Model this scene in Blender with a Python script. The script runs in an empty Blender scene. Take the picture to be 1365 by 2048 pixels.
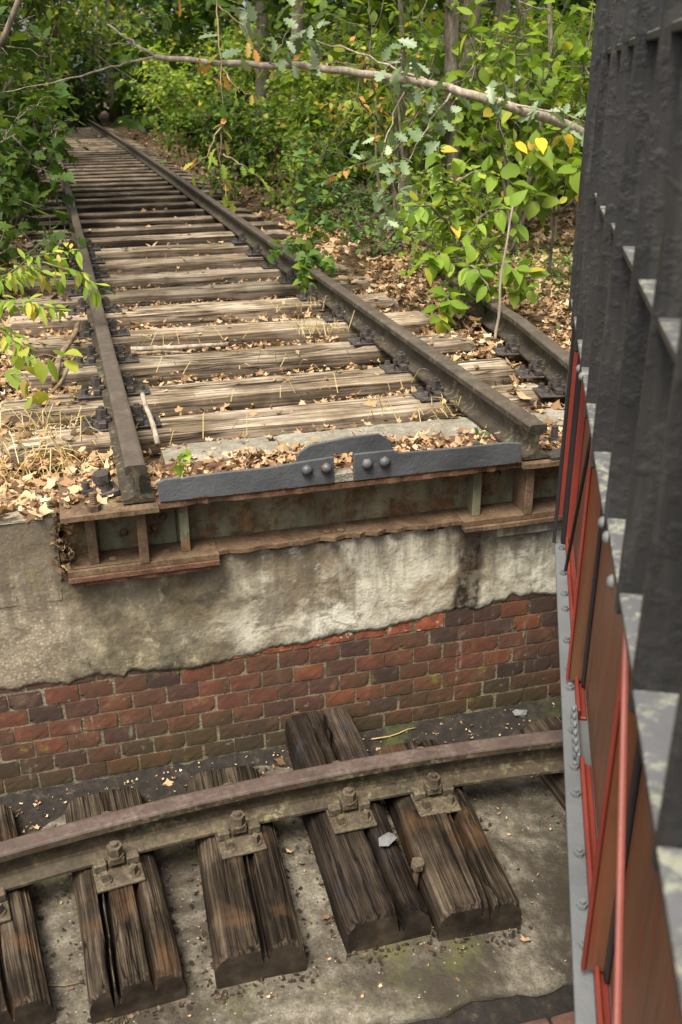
import bpy, bmesh, math, random
import numpy as np
from mathutils import Matrix, Vector, noise as mnoise

SC = bpy.context.scene
COL = SC.collection
R = math.radians

# ------------------------------------------------------------------ camera
CAM_POS = (-0.9083, -3.1592, 1.1938)
YAW, PITCH, ROLL = 0.272104, 0.418312, -0.00509
cd = bpy.data.cameras.new('camera')
cam = bpy.data.objects.new('camera', cd); COL.objects.link(cam)
cd.sensor_fit = 'VERTICAL'; cd.sensor_height = 36.0; cd.sensor_width = 24.0
cd.lens = 1939.75 * 36.0 / 2048.0
cd.clip_start = 0.02; cd.clip_end = 500
fw = Vector((math.sin(YAW)*math.cos(PITCH), math.cos(YAW)*math.cos(PITCH), -math.sin(PITCH)))
r0 = Vector((math.cos(YAW), -math.sin(YAW), 0)); u0 = r0.cross(fw)
rr = r0*math.cos(ROLL) + u0*math.sin(ROLL); uu = -r0*math.sin(ROLL) + u0*math.cos(ROLL)
cam.matrix_world = Matrix(((rr.x, uu.x, -fw.x, CAM_POS[0]), (rr.y, uu.y, -fw.y, CAM_POS[1]), (rr.z, uu.z, -fw.z, CAM_POS[2]), (0, 0, 0, 1)))
cd.dof.use_dof = True; cd.dof.focus_distance = 4.0; cd.dof.aperture_fstop = 5.0
SC.camera = cam

# ------------------------------------------------------------------ sky and sun
SUN_EL, SUN_AZ = R(62), R(222)          # azimuth clockwise from +Y
w = bpy.data.worlds.new('World'); SC.world = w; w.use_nodes = True
nt = w.node_tree; nt.nodes.clear()
sky = nt.nodes.new('ShaderNodeTexSky'); sky.sky_type = 'NISHITA'; sky.sun_disc = False
sky.sun_elevation = SUN_EL; sky.sun_rotation = SUN_AZ; sky.dust_density = 5.0; sky.air_density = 1.0; sky.ozone_density = 1.0
hs = nt.nodes.new('ShaderNodeHueSaturation'); hs.inputs['Saturation'].default_value = 0.08
bg = nt.nodes.new('ShaderNodeBackground'); bg.inputs['Strength'].default_value = 0.12
wo = nt.nodes.new('ShaderNodeOutputWorld')
nt.links.new(sky.outputs[0], hs.inputs['Color']); nt.links.new(hs.outputs[0], bg.inputs['Color']); nt.links.new(bg.outputs[0], wo.inputs['Surface'])
sd = bpy.data.lights.new('sun', 'SUN'); sd.energy = 2.2; sd.angle = R(25); sd.color = (1.0, 0.89, 0.72)
sun = bpy.data.objects.new('sun', sd); COL.objects.link(sun)
sv = Vector((math.sin(SUN_AZ)*math.cos(SUN_EL), math.cos(SUN_AZ)*math.cos(SUN_EL), math.sin(SUN_EL)))
sun.rotation_euler = sv.to_track_quat('Z', 'Y').to_euler()
SC.view_settings.view_transform = 'Standard'; SC.view_settings.look = 'None'
SC.view_settings.exposure = 1.35; SC.view_settings.gamma = 1.0
SC.render.engine = 'CYCLES'; SC.cycles.use_light_tree = False; SC.cycles.max_bounces = 4; SC.cycles.diffuse_bounces = 2; SC.cycles.glossy_bounces = 2; SC.cycles.transmission_bounces = 3

# ------------------------------------------------------------------ node helper
class NT:
    def __init__(s, name):
        s.m = bpy.data.materials.new(name); s.m.use_nodes = True
        s.t = s.m.node_tree; s.t.nodes.clear()
        s.out = s.n('ShaderNodeOutputMaterial')
        s._co = None
    def n(s, typ): return s.t.nodes.new(typ)
    def put(s, sock, v):
        if v is None: return
        if isinstance(v, bpy.types.NodeSocket): s.t.links.new(v, sock)
        elif isinstance(v, (tuple, list)) and len(v) == 3 and sock.type == 'RGBA': sock.default_value = (*v, 1)
        else: sock.default_value = v
    def co(s, kind='Object'):
        if s._co is None: s._co = s.n('ShaderNodeTexCoord')
        return s._co.outputs[kind]
    def world(s): return s.n('ShaderNodeNewGeometry').outputs['Position']
    def map(s, vec, scale=(1, 1, 1), loc=(0, 0, 0)):
        n = s.n('ShaderNodeMapping'); s.put(n.inputs['Vector'], vec); n.inputs['Scale'].default_value = scale; s.put(n.inputs['Location'], loc)
        return n.outputs[0]
    def noise(s, vec, scale, detail=4, rough=0.55, dist=0.0):
        n = s.n('ShaderNodeTexNoise'); s.put(n.inputs['Vector'], vec); n.inputs['Scale'].default_value = scale
        n.inputs['Detail'].default_value = detail; n.inputs['Roughness'].default_value = rough; n.inputs['Distortion'].default_value = dist
        return n.outputs[0]
    def voro(s, vec, scale, feat='F1', out=0):
        n = s.n('ShaderNodeTexVoronoi'); n.feature = feat; s.put(n.inputs['Vector'], vec); n.inputs['Scale'].default_value = scale
        return n.outputs[out]
    def ramp(s, fac, stops, interp='LINEAR'):
        n = s.n('ShaderNodeValToRGB'); s.put(n.inputs[0], fac); e = n.color_ramp.elements; n.color_ramp.interpolation = interp
        while len(e) < len(stops): e.new(0.5)
        for i, (p, c) in enumerate(stops):
            e[i].position = p; e[i].color = (*c, 1) if isinstance(c, tuple) else (c, c, c, 1)
        return n.outputs[0]
    def mix(s, fac, a, b, blend='MIX'):
        n = s.n('ShaderNodeMix'); n.data_type = 'RGBA'; n.blend_type = blend
        s.put(n.inputs[0], fac); s.put(n.inputs[6], a); s.put(n.inputs[7], b)
        return n.outputs[2]
    def math(s, op, a, b=0.0, clamp=False):
        n = s.n('ShaderNodeMath'); n.operation = op; n.use_clamp = clamp; s.put(n.inputs[0], a); s.put(n.inputs[1], b)
        return n.outputs[0]
    def sep(s, vec):
        n = s.n('ShaderNodeSeparateXYZ'); s.put(n.inputs[0], vec); return n.outputs
    def rand(s): return s.n('ShaderNodeObjectInfo').outputs['Random']
    def island(s): return s.n('ShaderNodeNewGeometry').outputs['Random Per Island']
    def bump(s, h, strength=0.5, dist=0.01, normal=None):
        n = s.n('ShaderNodeBump'); s.put(n.inputs['Height'], h); n.inputs['Strength'].default_value = strength; n.inputs['Distance'].default_value = dist
        if normal is not None: s.put(n.inputs['Normal'], normal)
        return n.outputs[0]
    def pbr(s, col, rough=0.8, normal=None, metal=0.0, spec=0.5):
        n = s.n('ShaderNodeBsdfPrincipled'); s.put(n.inputs['Base Color'], col); s.put(n.inputs['Roughness'], rough); s.put(n.inputs['Metallic'], metal)
        s.put(n.inputs['Specular IOR Level'], spec)
        if normal is not None: s.put(n.inputs['Normal'], normal)
        return n.outputs[0]
    def done(s, sh): s.t.links.new(sh, s.out.inputs['Surface']); return s.m

def offs(k, vec):       # object-random offset so copies do not repeat
    n = k.n('ShaderNodeVectorMath'); n.operation = 'ADD'; k.put(n.inputs[0], vec)
    c = k.n('ShaderNodeCombineXYZ'); r = k.math('MULTIPLY', k.rand(), 37.0)
    for i in range(3): k.put(c.inputs[i], r)
    k.put(n.inputs[1], c.outputs[0]); return n.outputs[0]

M = {}
def m_wood(name, dark, mid, pale, axis='x', moss=0.0, warm=None, bmp=0.8):
    k = NT(name); v = offs(k, k.co())
    st = (1.0, 34, 34) if axis == 'x' else (26, 0.55, 26)
    g = k.noise(k.map(v, st), 2.2, 8, 0.68, 0.25)
    fine = k.noise(k.map(v, tuple(a*2.6 for a in st)), 2.5, 6, 0.7)
    big = k.noise(v, 3.2, 4, 0.6)
    a = k.ramp(g, [(0.28, dark), (0.48, mid), (0.68, pale)])
    a = k.mix(k.ramp(fine, [(0.34, 0.6), (0.47, 0.0)]), a, dark)
    a = k.mix(k.ramp(big, [(0.42, 0.65), (0.62, 0.0)]), a, k.mix(0.5, a, mid), 'MULTIPLY')
    chk = k.math('ABSOLUTE', k.math('SUBTRACT', k.noise(k.map(v, tuple(q*.42 for q in st)), 1.3, 3, 0.5), 0.5))
    a = k.mix(k.ramp(chk, [(0.006, 0.9), (0.018, 0.0)]), a, tuple(q*.45 for q in dark))
    if warm: a = k.mix(k.ramp(k.noise(v, 5.1, 3), [(0.56, 0.0), (0.72, 0.75)]), a, warm)
    tone = k.ramp(k.rand(), [(0.0, 0.62), (1.0, 1.12)])
    a = k.mix(1.0, a, tone, 'MULTIPLY')
    if moss:
        mm = k.ramp(k.noise(v, 4.3, 6, 0.7), [(0.60, 0.0), (0.74, moss)])
        a = k.mix(mm, a, (0.055, 0.062, 0.018))
    h = k.mix(0.5, g, fine)
    return k.done(k.pbr(a, 0.88, k.bump(h, bmp, 0.005), spec=0.08))
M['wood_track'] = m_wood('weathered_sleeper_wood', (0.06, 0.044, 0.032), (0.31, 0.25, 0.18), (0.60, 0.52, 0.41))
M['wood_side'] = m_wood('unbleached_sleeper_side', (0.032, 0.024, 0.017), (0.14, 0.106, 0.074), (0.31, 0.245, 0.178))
M['wood_far'] = m_wood('shade_toned_sleeper_wood', (0.06, 0.046, 0.034), (0.22, 0.175, 0.13), (0.42, 0.35, 0.27))  # forest shade over the far sleepers is put into this darker colour
M['wood_side_far'] = m_wood('darker_sleeper_side', (0.012, 0.009, 0.007), (0.04, 0.03, 0.021), (0.09, 0.068, 0.048))  # darker copy of the side wood for the far sleepers
M['wood_pit'] = m_wood('pit_sleeper_wood', (0.012, 0.009, 0.007), (0.05, 0.038, 0.027), (0.16, 0.126, 0.088), axis='y', bmp=0.45, moss=0.5, warm=(0.085, 0.047, 0.024))
def m_end():
    k = NT('sawn_end_grain'); v = offs(k, k.co())
    n1 = k.noise(v, 9, 5, 0.6)
    col = k.ramp(n1, [(0.35, (0.014, 0.011, 0.008)), (0.55, (0.036, 0.028, 0.02)), (0.72, (0.07, 0.055, 0.038))])
    return k.done(k.pbr(col, 0.9, k.bump(k.noise(v, 40, 4), 0.5, 0.004), spec=0.08))
M['wood_end'] = m_end()
M['wood_tar'] = m_wood('tarred_sleeper_wood', (0.016, 0.012, 0.01), (0.044, 0.033, 0.025), (0.095, 0.071, 0.05), axis='y', bmp=0.4, moss=0.2, warm=(0.03, 0.034, 0.045))

def m_rust(name, a, b, c, lichen=0.0, lich_col=(0.17, 0.165, 0.08), rough=0.62, scale=9, bump=0.35):
    k = NT(name); v = offs(k, k.co())
    n1 = k.noise(v, scale, 6, 0.65); n2 = k.noise(v, scale*7, 5, 0.6); n3 = k.noise(v, scale*0.28, 3)
    col = k.ramp(k.mix(0.4, n1, n2), [(0.36, a), (0.5, b), (0.64, c)])
    col = k.mix(k.ramp(n3, [(0.4, 0.0), (0.65, 0.5)]), col, b)
    if lichen:
        m = k.math('MULTIPLY', k.ramp(k.noise(v, scale*3.6, 8, 0.75), [(0.52, 0.0), (0.60, 1.0)]), k.ramp(k.noise(v, scale*0.4, 3), [(0.38, 0.0), (0.6, lichen)]))
        col = k.mix(m, col, lich_col)
    return k.done(k.pbr(col, rough, k.bump(k.mix(0.5, n1, n2), bump, 0.004), metal=0.0, spec=0.25))
M['rail'] = m_rust('rusted_rail_steel', (0.016, 0.013, 0.010), (0.038, 0.030, 0.022), (0.075, 0.061, 0.044), 0.75, (0.16, 0.15, 0.085))
M['rail_head'] = m_rust('worn_rail_head', (0.045, 0.035, 0.028), (0.074, 0.058, 0.047), (0.125, 0.102, 0.086), 0.12, (0.2, 0.17, 0.12), rough=0.46)
M['ring_rail'] = m_rust('ring_rail_steel', (0.020, 0.015, 0.010), (0.05, 0.038, 0.024), (0.095, 0.075, 0.048), 0.8, (0.17, 0.165, 0.085))
M['ring_head'] = m_rust('ring_rail_head', (0.05, 0.036, 0.030), (0.078, 0.057, 0.049), (0.125, 0.096, 0.083), 0.18, (0.2, 0.15, 0.1), rough=0.44)
M['iron'] = m_rust('dark_fastening_iron', (0.018, 0.016, 0.015), (0.048, 0.042, 0.038), (0.10, 0.085, 0.07), 0.25, (0.12, 0.1, 0.07), rough=0.5, scale=22)
M['iron_pit'] = m_rust('pit_fastening_iron', (0.026, 0.02, 0.014), (0.072, 0.055, 0.038), (0.145, 0.115, 0.08), 0.7, (0.15, 0.15, 0.07), scale=20)
M['rust_flange'] = m_rust('rusted_flange', (0.04, 0.025, 0.015), (0.105, 0.066, 0.038), (0.2, 0.14, 0.085), 0.3, (0.16, 0.15, 0.1), scale=12, bump=0.6, rough=0.85)
M['rust_edge'] = m_rust('flaking_rust_edge', (0.035, 0.02, 0.014), (0.105, 0.052, 0.03), (0.19, 0.115, 0.07), 0.0, scale=26, bump=0.9, rough=0.9)

def m_webpaint():
    k = NT('pale_green_paint_over_rust'); v = k.co()
    pn = k.noise(k.map(v, (3, 3, 1.1)), 3.4, 5, 0.6)
    paint = k.ramp(pn, [(0.35, (0.10, 0.098, 0.062)), (0.55, (0.19, 0.185, 0.118)), (0.72, (0.25, 0.232, 0.14))])
    rust = k.ramp(k.noise(v, 24, 5), [(0.35, (0.045, 0.024, 0.012)), (0.65, (0.2, 0.105, 0.04))])
    m1 = k.ramp(k.noise(v, 7.5, 8, 0.74), [(0.46, 0.0), (0.56, 0.9)])
    m2 = k.ramp(k.noise(k.map(v, (14, 14, 2.4)), 2.2, 6, 0.7), [(0.55, 0.0), (0.66, 0.6)])
    col = k.mix(m1, paint, rust); col = k.mix(m2, col, (0.10, 0.07, 0.035))
    sp = k.ramp(k.voro(v, 46), [(0.10, 0.9), (0.2, 0.0)])
    col = k.mix(k.math('MULTIPLY', sp, k.ramp(k.noise(v, 4), [(0.45, 0.0), (0.6, 1.0)])), col, (0.07, 0.035, 0.018))
    return k.done(k.pbr(col, 0.6, k.bump(k.mix(0.5, m1, k.noise(v, 60)), 0.4, 0.003), spec=0.4))
M['web'] = m_webpaint()

def m_paint(name, base, chip=None, rough=0.42, lump=0.8, spec=0.5, streak=0.0):
    k = NT(name); v = offs(k, k.co())
    n1 = k.noise(v, 26, 4, 0.6); n2 = k.noise(v, 90, 3, 0.5); n3 = k.noise(v, 2.2, 4)
    dk = tuple(c*0.72 for c in base); lt = tuple(min(1, c*1.22) for c in base)
    col = k.ramp(n3, [(0.35, dk), (0.65, lt)])
    if streak:
        col = k.mix(k.ramp(k.noise(k.map(v, (9, 9, 0.35)), 2.0, 7, 0.75), [(0.40, 0.0), (0.56, streak)]), col, (0.115, 0.06, 0.03))
    if streak:
        col = k.mix(k.ramp(k.noise(k.map(v, (5, 5, 0.5)), 3.0, 8, 0.75), [(0.50, 0.0), (0.66, 0.75)]), col, (0.035, 0.022, 0.016))
        col = k.mix(k.ramp(k.noise(k.map(v, (30, 30, 0.4)), 3.0, 5, 0.7), [(0.60, 0.0), (0.68, 0.6)]), col, (0.22, 0.06, 0.03))
    if chip: col = k.mix(k.ramp(k.noise(v, 13, 8, 0.75), [(0.66, 0.0), (0.70, 1.0)]), col, chip)
    hgt = k.mix(0.35, n1, n2)
    return k.done(k.pbr(col, rough, k.bump(hgt, lump, 0.006), spec=spec))
def m_bar():
    k = NT('dark_grey_bar_paint'); v = offs(k, k.co()); z = k.sep(k.co())[2]
    n1 = k.noise(v, 26, 4, 0.6); n2 = k.noise(v, 90, 3); n3 = k.noise(v, 3, 5, 0.65)
    col = k.ramp(n3, [(0.35, (0.05, 0.054, 0.058)), (0.65, (0.088, 0.093, 0.098))])
    col = k.mix(k.ramp(k.noise(k.map(v, (1, 1, 6)), 7, 7, 0.72), [(0.60, 0.0), (0.72, 0.5)]), col, (0.17, 0.165, 0.15))
    rm = k.math('ADD', k.math('MULTIPLY', k.math('SUBTRACT', 0.010, z), 60.0), k.math('MULTIPLY', k.math('SUBTRACT', k.noise(v, 14, 7, 0.7), 0.5), 4.0))
    col = k.mix(k.ramp(rm, [(0.2, 0.0), (0.6, 1.0)]), col, k.ramp(n2, [(0.35, (0.035, 0.018, 0.012)), (0.65, (0.13, 0.062, 0.035))]))
    col = k.mix(k.ramp(k.noise(v, 21, 8, 0.75), [(0.67, 0.0), (0.70, 1.0)]), col, (0.09, 0.05, 0.032))
    return k.done(k.pbr(col, k.ramp(n3, [(0.3, 0.35), (0.7, 0.6)]), k.bump(k.mix(0.4, n1, n2), 0.7, 0.006), spec=0.4))
M['bar_paint'] = m_bar()
def m_fence():
    k = NT('charcoal_fence_paint'); v = offs(k, k.co())
    lump = k.ramp(k.noise(v, 34, 3, 0.5), [(0.48, 0.0), (0.68, 1.0)]); drip = k.noise(k.map(v, (60, 60, 4)), 1.5, 4)
    fine = k.noise(v, 110, 3)
    col = k.ramp(k.noise(v, 3, 4), [(0.35, (0.017, 0.0165, 0.0165)), (0.65, (0.031, 0.030, 0.029))])
    col = k.mix(k.ramp(k.noise(v, 17, 8, 0.75), [(0.69, 0.0), (0.71, 1.0)]), col, (0.11, 0.055, 0.032))
    col = k.mix(k.ramp(k.noise(k.map(v, (12, 12, 1.2)), 2.0, 7, 0.7), [(0.50, 0.0), (0.75, 0.5)]), col, (0.085, 0.08, 0.07))
    hh = k.math('ADD', k.math('ADD', lump, k.math('MULTIPLY', drip, 0.9)), k.math('MULTIPLY', fine, 0.25))
    return k.done(k.pbr(col, 0.45, k.bump(hh, 0.35, 0.005), spec=0.3))
M['fence_paint'] = m_fence()
M['flange_paint'] = m_paint('light_grey_flange_paint', (0.125, 0.132, 0.136), (0.12, 0.08, 0.06), rough=0.5, lump=0.5)
M['red_paint'] = m_paint('red_oxide_paint', (0.13, 0.034, 0.014), None, rough=0.45, lump=0.15, streak=0.85)
M['red_bright'] = m_paint('bright_red_paint', (0.19, 0.03, 0.018), (0.05, 0.03, 0.025), rough=0.5, lump=0.4)
M['pink_paint'] = m_paint('lit_red_paint', (0.22, 0.062, 0.045), rough=0.5, lump=0.3)  # red lightened to pink: light from above put into the colour
M['black_paint'] = m_paint('black_gap_paint', (0.018, 0.018, 0.02), rough=0.4, lump=0.4)

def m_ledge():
    k = NT('sky_lit_lichen_ledge_paint'); v = offs(k, k.co())
    col = k.ramp(k.noise(v, 4, 3), [(0.3, (0.06, 0.06, 0.063)), (0.7, (0.105, 0.105, 0.108))])  # paler than the bars: sky light on the tops put into the colour
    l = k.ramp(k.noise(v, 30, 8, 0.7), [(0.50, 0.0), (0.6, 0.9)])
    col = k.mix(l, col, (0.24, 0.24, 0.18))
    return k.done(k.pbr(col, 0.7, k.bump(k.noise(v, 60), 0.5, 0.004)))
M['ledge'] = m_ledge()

def m_plaster():
    k = NT('stained_lime_render'); v = k.co(); s = k.sep(v)
    x, z = s[0], s[2]
    n1 = k.noise(v, 4.2, 7, 0.62); n2 = k.noise(v, 16, 6, 0.65); n3 = k.noise(v, 1.7, 4, 0.5, 0.6); n4 = k.noise(v, 70, 4)
    col = k.ramp(k.mix(0.45, n1, n2), [(0.34, (0.24, 0.21, 0.15)), (0.44, (0.42, 0.39, 0.30)), (0.56, (0.56, 0.535, 0.435)), (0.72, (0.66, 0.64, 0.55))])
    col = k.mix(k.ramp(k.math('ADD', k.math('MULTIPLY', k.math('ABSOLUTE', k.math('ADD', x, 0.12)), 1.6), k.math('MULTIPLY', n3, 1.0)), [(0.45, 0.55), (1.0, 0.0)]), col, (0.66, 0.645, 0.56))
    # ochre washes
    col = k.mix(k.ramp(k.noise(v, 3.1, 5, 0.6, 0.4), [(0.50, 0.0), (0.60, 0.8)]), col, (0.19, 0.135, 0.075))
    col = k.mix(k.ramp(k.noise(v, 2.3, 9, 0.7, 0.3), [(0.54, 0.0), (0.60, 0.75)]), col, (0.15, 0.12, 0.085))
    col = k.mix(k.ramp(k.noise(v, 3.9, 9, 0.72, 0.2), [(0.60, 0.0), (0.64, 0.8)]), col, (0.62, 0.61, 0.54))
    # rough brown stone area on the left
    lm = k.math('ADD', k.math('MULTIPLY', x, -2.6), k.math('MULTIPLY', k.math('SUBTRACT', n3, 0.5), 3.0))
    lm = k.ramp(k.math('SUBTRACT', lm, 1.0), [(0.0, 0.0), (0.55, 0.86)])
    brown = k.ramp(k.mix(0.5, n1, n2), [(0.40, (0.045, 0.037, 0.025)), (0.52, (0.15, 0.122, 0.074)), (0.66, (0.31, 0.26, 0.16))])
    col = k.mix(lm, col, brown)
    mo = k.noise(v, 11, 9, 0.78, 0.3)
    col = k.mix(k.ramp(mo, [(0.36, 0.7), (0.48, 0.0)]), col, k.mix(0.7, col, (0.05, 0.04, 0.026)))
    col = k.mix(k.math('MULTIPLY', k.ramp(mo, [(0.56, 0.0), (0.64, 0.75)]), lm), col, (0.42, 0.37, 0.24))
    # exposed aggregate at the far left
    pc = k.n('ShaderNodeTexVoronoi'); k.put(pc.inputs['Vector'], v); pc.inputs['Scale'].default_value = 85
    tint = k.ramp(k.sep(pc.outputs['Color'])[0], [(0.0, (0.16, 0.11, 0.07)), (0.4, (0.36, 0.29, 0.2)), (0.75, (0.5, 0.44, 0.34)), (1.0, (0.28, 0.24, 0.22))])
    agg = k.mix(k.ramp(pc.outputs['Distance'], [(0.25, 0.0), (0.6, 0.8)]), tint, (0.15, 0.12, 0.08))
    agg = k.mix(0.5, agg, k.ramp(k.mix(0.5, n1, n2), [(0.36, (0.13, 0.10, 0.07)), (0.5, (0.29, 0.245, 0.175)), (0.66, (0.46, 0.41, 0.32))]))
    am = k.math('ADD', k.math('MULTIPLY', k.math('ADD', x, 1.0), -5.0), k.math('MULTIPLY', k.math('SUBTRACT', n1, 0.5), 2.4))
    col = k.mix(k.ramp(am, [(0.0, 0.0), (0.35, 1.0)]), col, agg)
    # dark run-off streak under the flange joint
    st = k.math('ABSOLUTE', k.math('SUBTRACT', k.math('ADD', x, k.math('MULTIPLY', k.math('SUBTRACT', n1, 0.5), 0.10)), 0.515))
    st = k.math('MULTIPLY', k.ramp(k.math('MULTIPLY', st, 9.0), [(0.40, 1.0), (0.62, 0.0)]), k.ramp(n2, [(0.45, 1.0), (0.7, 0.5)]))
    col = k.mix(st, col, (0.032, 0.021, 0.014))
    col = k.mix(k.ramp(k.noise(k.map(v, (1.2, 1, 3.2)), 4.6, 8, 0.72, 0.8), [(0.56, 0.0), (0.64, 0.7)]), col, (0.13, 0.105, 0.075))
    # darker towards the upper edge, with vertical streaks
    dn = k.noise(k.map(v, (7, 7, 0.8)), 2.4, 6, 0.65)
    top = k.math('ADD', k.math('MULTIPLY', k.math('ADD', z, 0.72), 2.2), k.math('MULTIPLY', k.math('SUBTRACT', dn, 0.5), 2.6))
    col = k.mix(k.ramp(top, [(0.15, 0.0), (0.8, 0.8)]), col, (0.11, 0.09, 0.062))
    # black cracks and specks
    col = k.mix(k.ramp(k.noise(k.map(v, (26, 26, 5)), 1.9, 4, 0.6), [(0.70, 0.0), (0.74, 0.8)]), col, (0.05, 0.045, 0.04))
    col = k.mix(k.ramp(n4, [(0.3, 0.35), (0.42, 0.0)]), col, (0.1, 0.085, 0.06))
    col = k.mix(k.ramp(k.noise(v, 8.3, 5, 0.7), [(0.66, 0.0), (0.72, 0.55)]), col, (0.20, 0.17, 0.045))
    return k.done(k.pbr(col, 0.92, k.bump(k.mix(0.5, n2, n4), 0.8, 0.007), spec=0.2))
M['plaster'] = m_plaster()

def m_conc(name, lo, mid, hi, peb=0.0, moss=0.0, scale=1.0, stain=0.0):
    k = NT(name); v = k.co()
    n1 = k.noise(v, 3.0*scale, 6, 0.62); n2 = k.noise(v, 22*scale, 6, 0.7); n3 = k.noise(v, 95*scale, 3, 0.6)
    col = k.ramp(k.mix(0.5, n1, n2), [(0.36, lo), (0.5, mid), (0.66, hi)])
    col = k.mix(k.ramp(n3, [(0.34, 0.6), (0.46, 0.0)]), col, lo); col = k.mix(k.ramp(n3, [(0.6, 0.0), (0.7, 0.55)]), col, hi)
    if peb:
        pc = k.n('ShaderNodeTexVoronoi'); k.put(pc.inputs['Vector'], v); pc.inputs['Scale'].default_value = 85
        tint = k.ramp(k.sep(pc.outputs['Color'])[0], [(0.0, (0.16, 0.11, 0.07)), (0.4, (0.36, 0.29, 0.2)), (0.75, (0.5, 0.44, 0.34)), (1.0, (0.28, 0.24, 0.22))])
        col = k.mix(peb, col, k.mix(k.ramp(pc.outputs['Distance'], [(0.25, 0.0), (0.6, 0.8)]), tint, lo))
    if stain:
        col = k.mix(k.ramp(k.noise(v, 2.1, 7, 0.66, 0.5), [(0.45, 0.0), (0.56, stain)]), col, (0.04, 0.033, 0.025))
    if moss:
        col = k.mix(k.ramp(k.noise(v, 2.6, 8, 0.72), [(0.55, 0.0), (0.70, moss)]), col, (0.085, 0.088, 0.03))
    sp = k.ramp(k.voro(v, 30), [(0.05, 1.0), (0.11, 0.0)])
    col = k.mix(k.math('MULTIPLY', sp, 0.6), col, (0.42, 0.38, 0.3))
    return k.done(k.pbr(col, 0.9, k.bump(k.mix(0.6, n2, n3), 0.8, 0.010), spec=0.1))
M['floor'] = m_conc('pit_floor_concrete', (0.045, 0.039, 0.03), (0.115, 0.101, 0.078), (0.25, 0.225, 0.18), moss=0.8, stain=0.9)
M['pebble'] = m_conc('exposed_aggregate_concrete', (0.14, 0.11, 0.075), (0.30, 0.255, 0.185), (0.46, 0.41, 0.32), peb=0.55)
M['beam'] = m_conc('old_concrete_beam', (0.12, 0.108, 0.082), (0.215, 0.195, 0.155), (0.36, 0.335, 0.275), moss=0.5)
M['mortar'] = m_conc('lime_mortar', (0.06, 0.05, 0.032), (0.16, 0.138, 0.09), (0.31, 0.275, 0.19), moss=0.5)

def m_brick():
    k = NT('weathered_header_brick'); v = k.co(); r = k.rand(); ov = offs(k, v); wp = k.world()
    base = k.ramp(r, [(0.0, (0.045, 0.028, 0.025)), (0.22, (0.075, 0.042, 0.033)), (0.45, (0.14, 0.054, 0.033)), (0.7, (0.105, 0.053, 0.033)), (0.86, (0.19, 0.068, 0.034)), (1.0, (0.06, 0.04, 0.036))])
    n1 = k.noise(ov, 14, 6, 0.65); n2 = k.noise(ov, 60, 4)
    col = k.mix(k.ramp(n1, [(0.36, 0.75), (0.56, 0.0)]), base, k.mix(0.55, base, (0.03, 0.022, 0.02)))
    col = k.mix(k.ramp(n1, [(0.58, 0.0), (0.72, 0.55)]), col, (0.2, 0.13, 0.085))
    # damp and algae on the low courses, its own patchy outline
    z = k.sep(wp)[2]
    dm = k.math('ADD', k.math('MULTIPLY', k.math('SUBTRACT', -1.08, z), 3.6), k.math('MULTIPLY', k.math('SUBTRACT', k.noise(wp, 2.6, 6, 0.65), 0.5), 3.6))
    col = k.mix(k.ramp(dm, [(0.05, 0.0), (0.75, 0.78)]), col, (0.052, 0.044, 0.024))
    col = k.mix(k.ramp(k.noise(wp, 4.2, 8, 0.7), [(0.47, 0.0), (0.62, 0.6)]), col, (0.055, 0.042, 0.03))
    col = k.mix(k.ramp(k.noise(wp, 6.5, 6, 0.7), [(0.64, 0.0), (0.71, 0.65)]), col, (0.17, 0.16, 0.035))
    col = k.mix(k.ramp(k.noise(wp, 19, 8, 0.75), [(0.62, 0.0), (0.70, 0.6)]), col, (0.3, 0.265, 0.21))
    col = k.mix(k.ramp(k.noise(k.map(wp, (5, 5, 0.9)), 2.6, 8, 0.72), [(0.63, 0.0), (0.70, 0.55)]), col, (0.33, 0.31, 0.27))
    return k.done(k.pbr(col, 0.74, k.bump(k.mix(0.5, n1, n2), 0.35, 0.004), spec=0.15))
M['brick'] = m_brick()
def m_brick_fresh():
    k = NT('freshly_exposed_brick'); v = offs(k, k.co()); wp = k.world()
    col = k.ramp(k.noise(v, 18, 6, 0.65), [(0.34, (0.12, 0.036, 0.018)), (0.55, (0.25, 0.068, 0.03)), (0.72, (0.34, 0.125, 0.065))])
    col = k.mix(k.ramp(k.noise(wp, 15, 8, 0.7), [(0.58, 0.0), (0.62, 0.9)]), col, (0.5, 0.45, 0.36))
    return k.done(k.pbr(col, 0.85, k.bump(k.noise(v, 50), 0.6, 0.005)))
M['brick_fresh'] = m_brick_fresh()
def m_paver():
    k = NT('red_floor_brick'); v = offs(k, k.co())
    col = k.ramp(k.noise(v, 10, 6, 0.65), [(0.34, (0.04, 0.024, 0.018)), (0.55, (0.115, 0.05, 0.032)), (0.72, (0.17, 0.09, 0.055))])
    return k.done(k.pbr(col, 0.85, k.bump(k.noise(v, 50), 0.6, 0.005)))
M['paver'] = m_paver()

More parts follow.
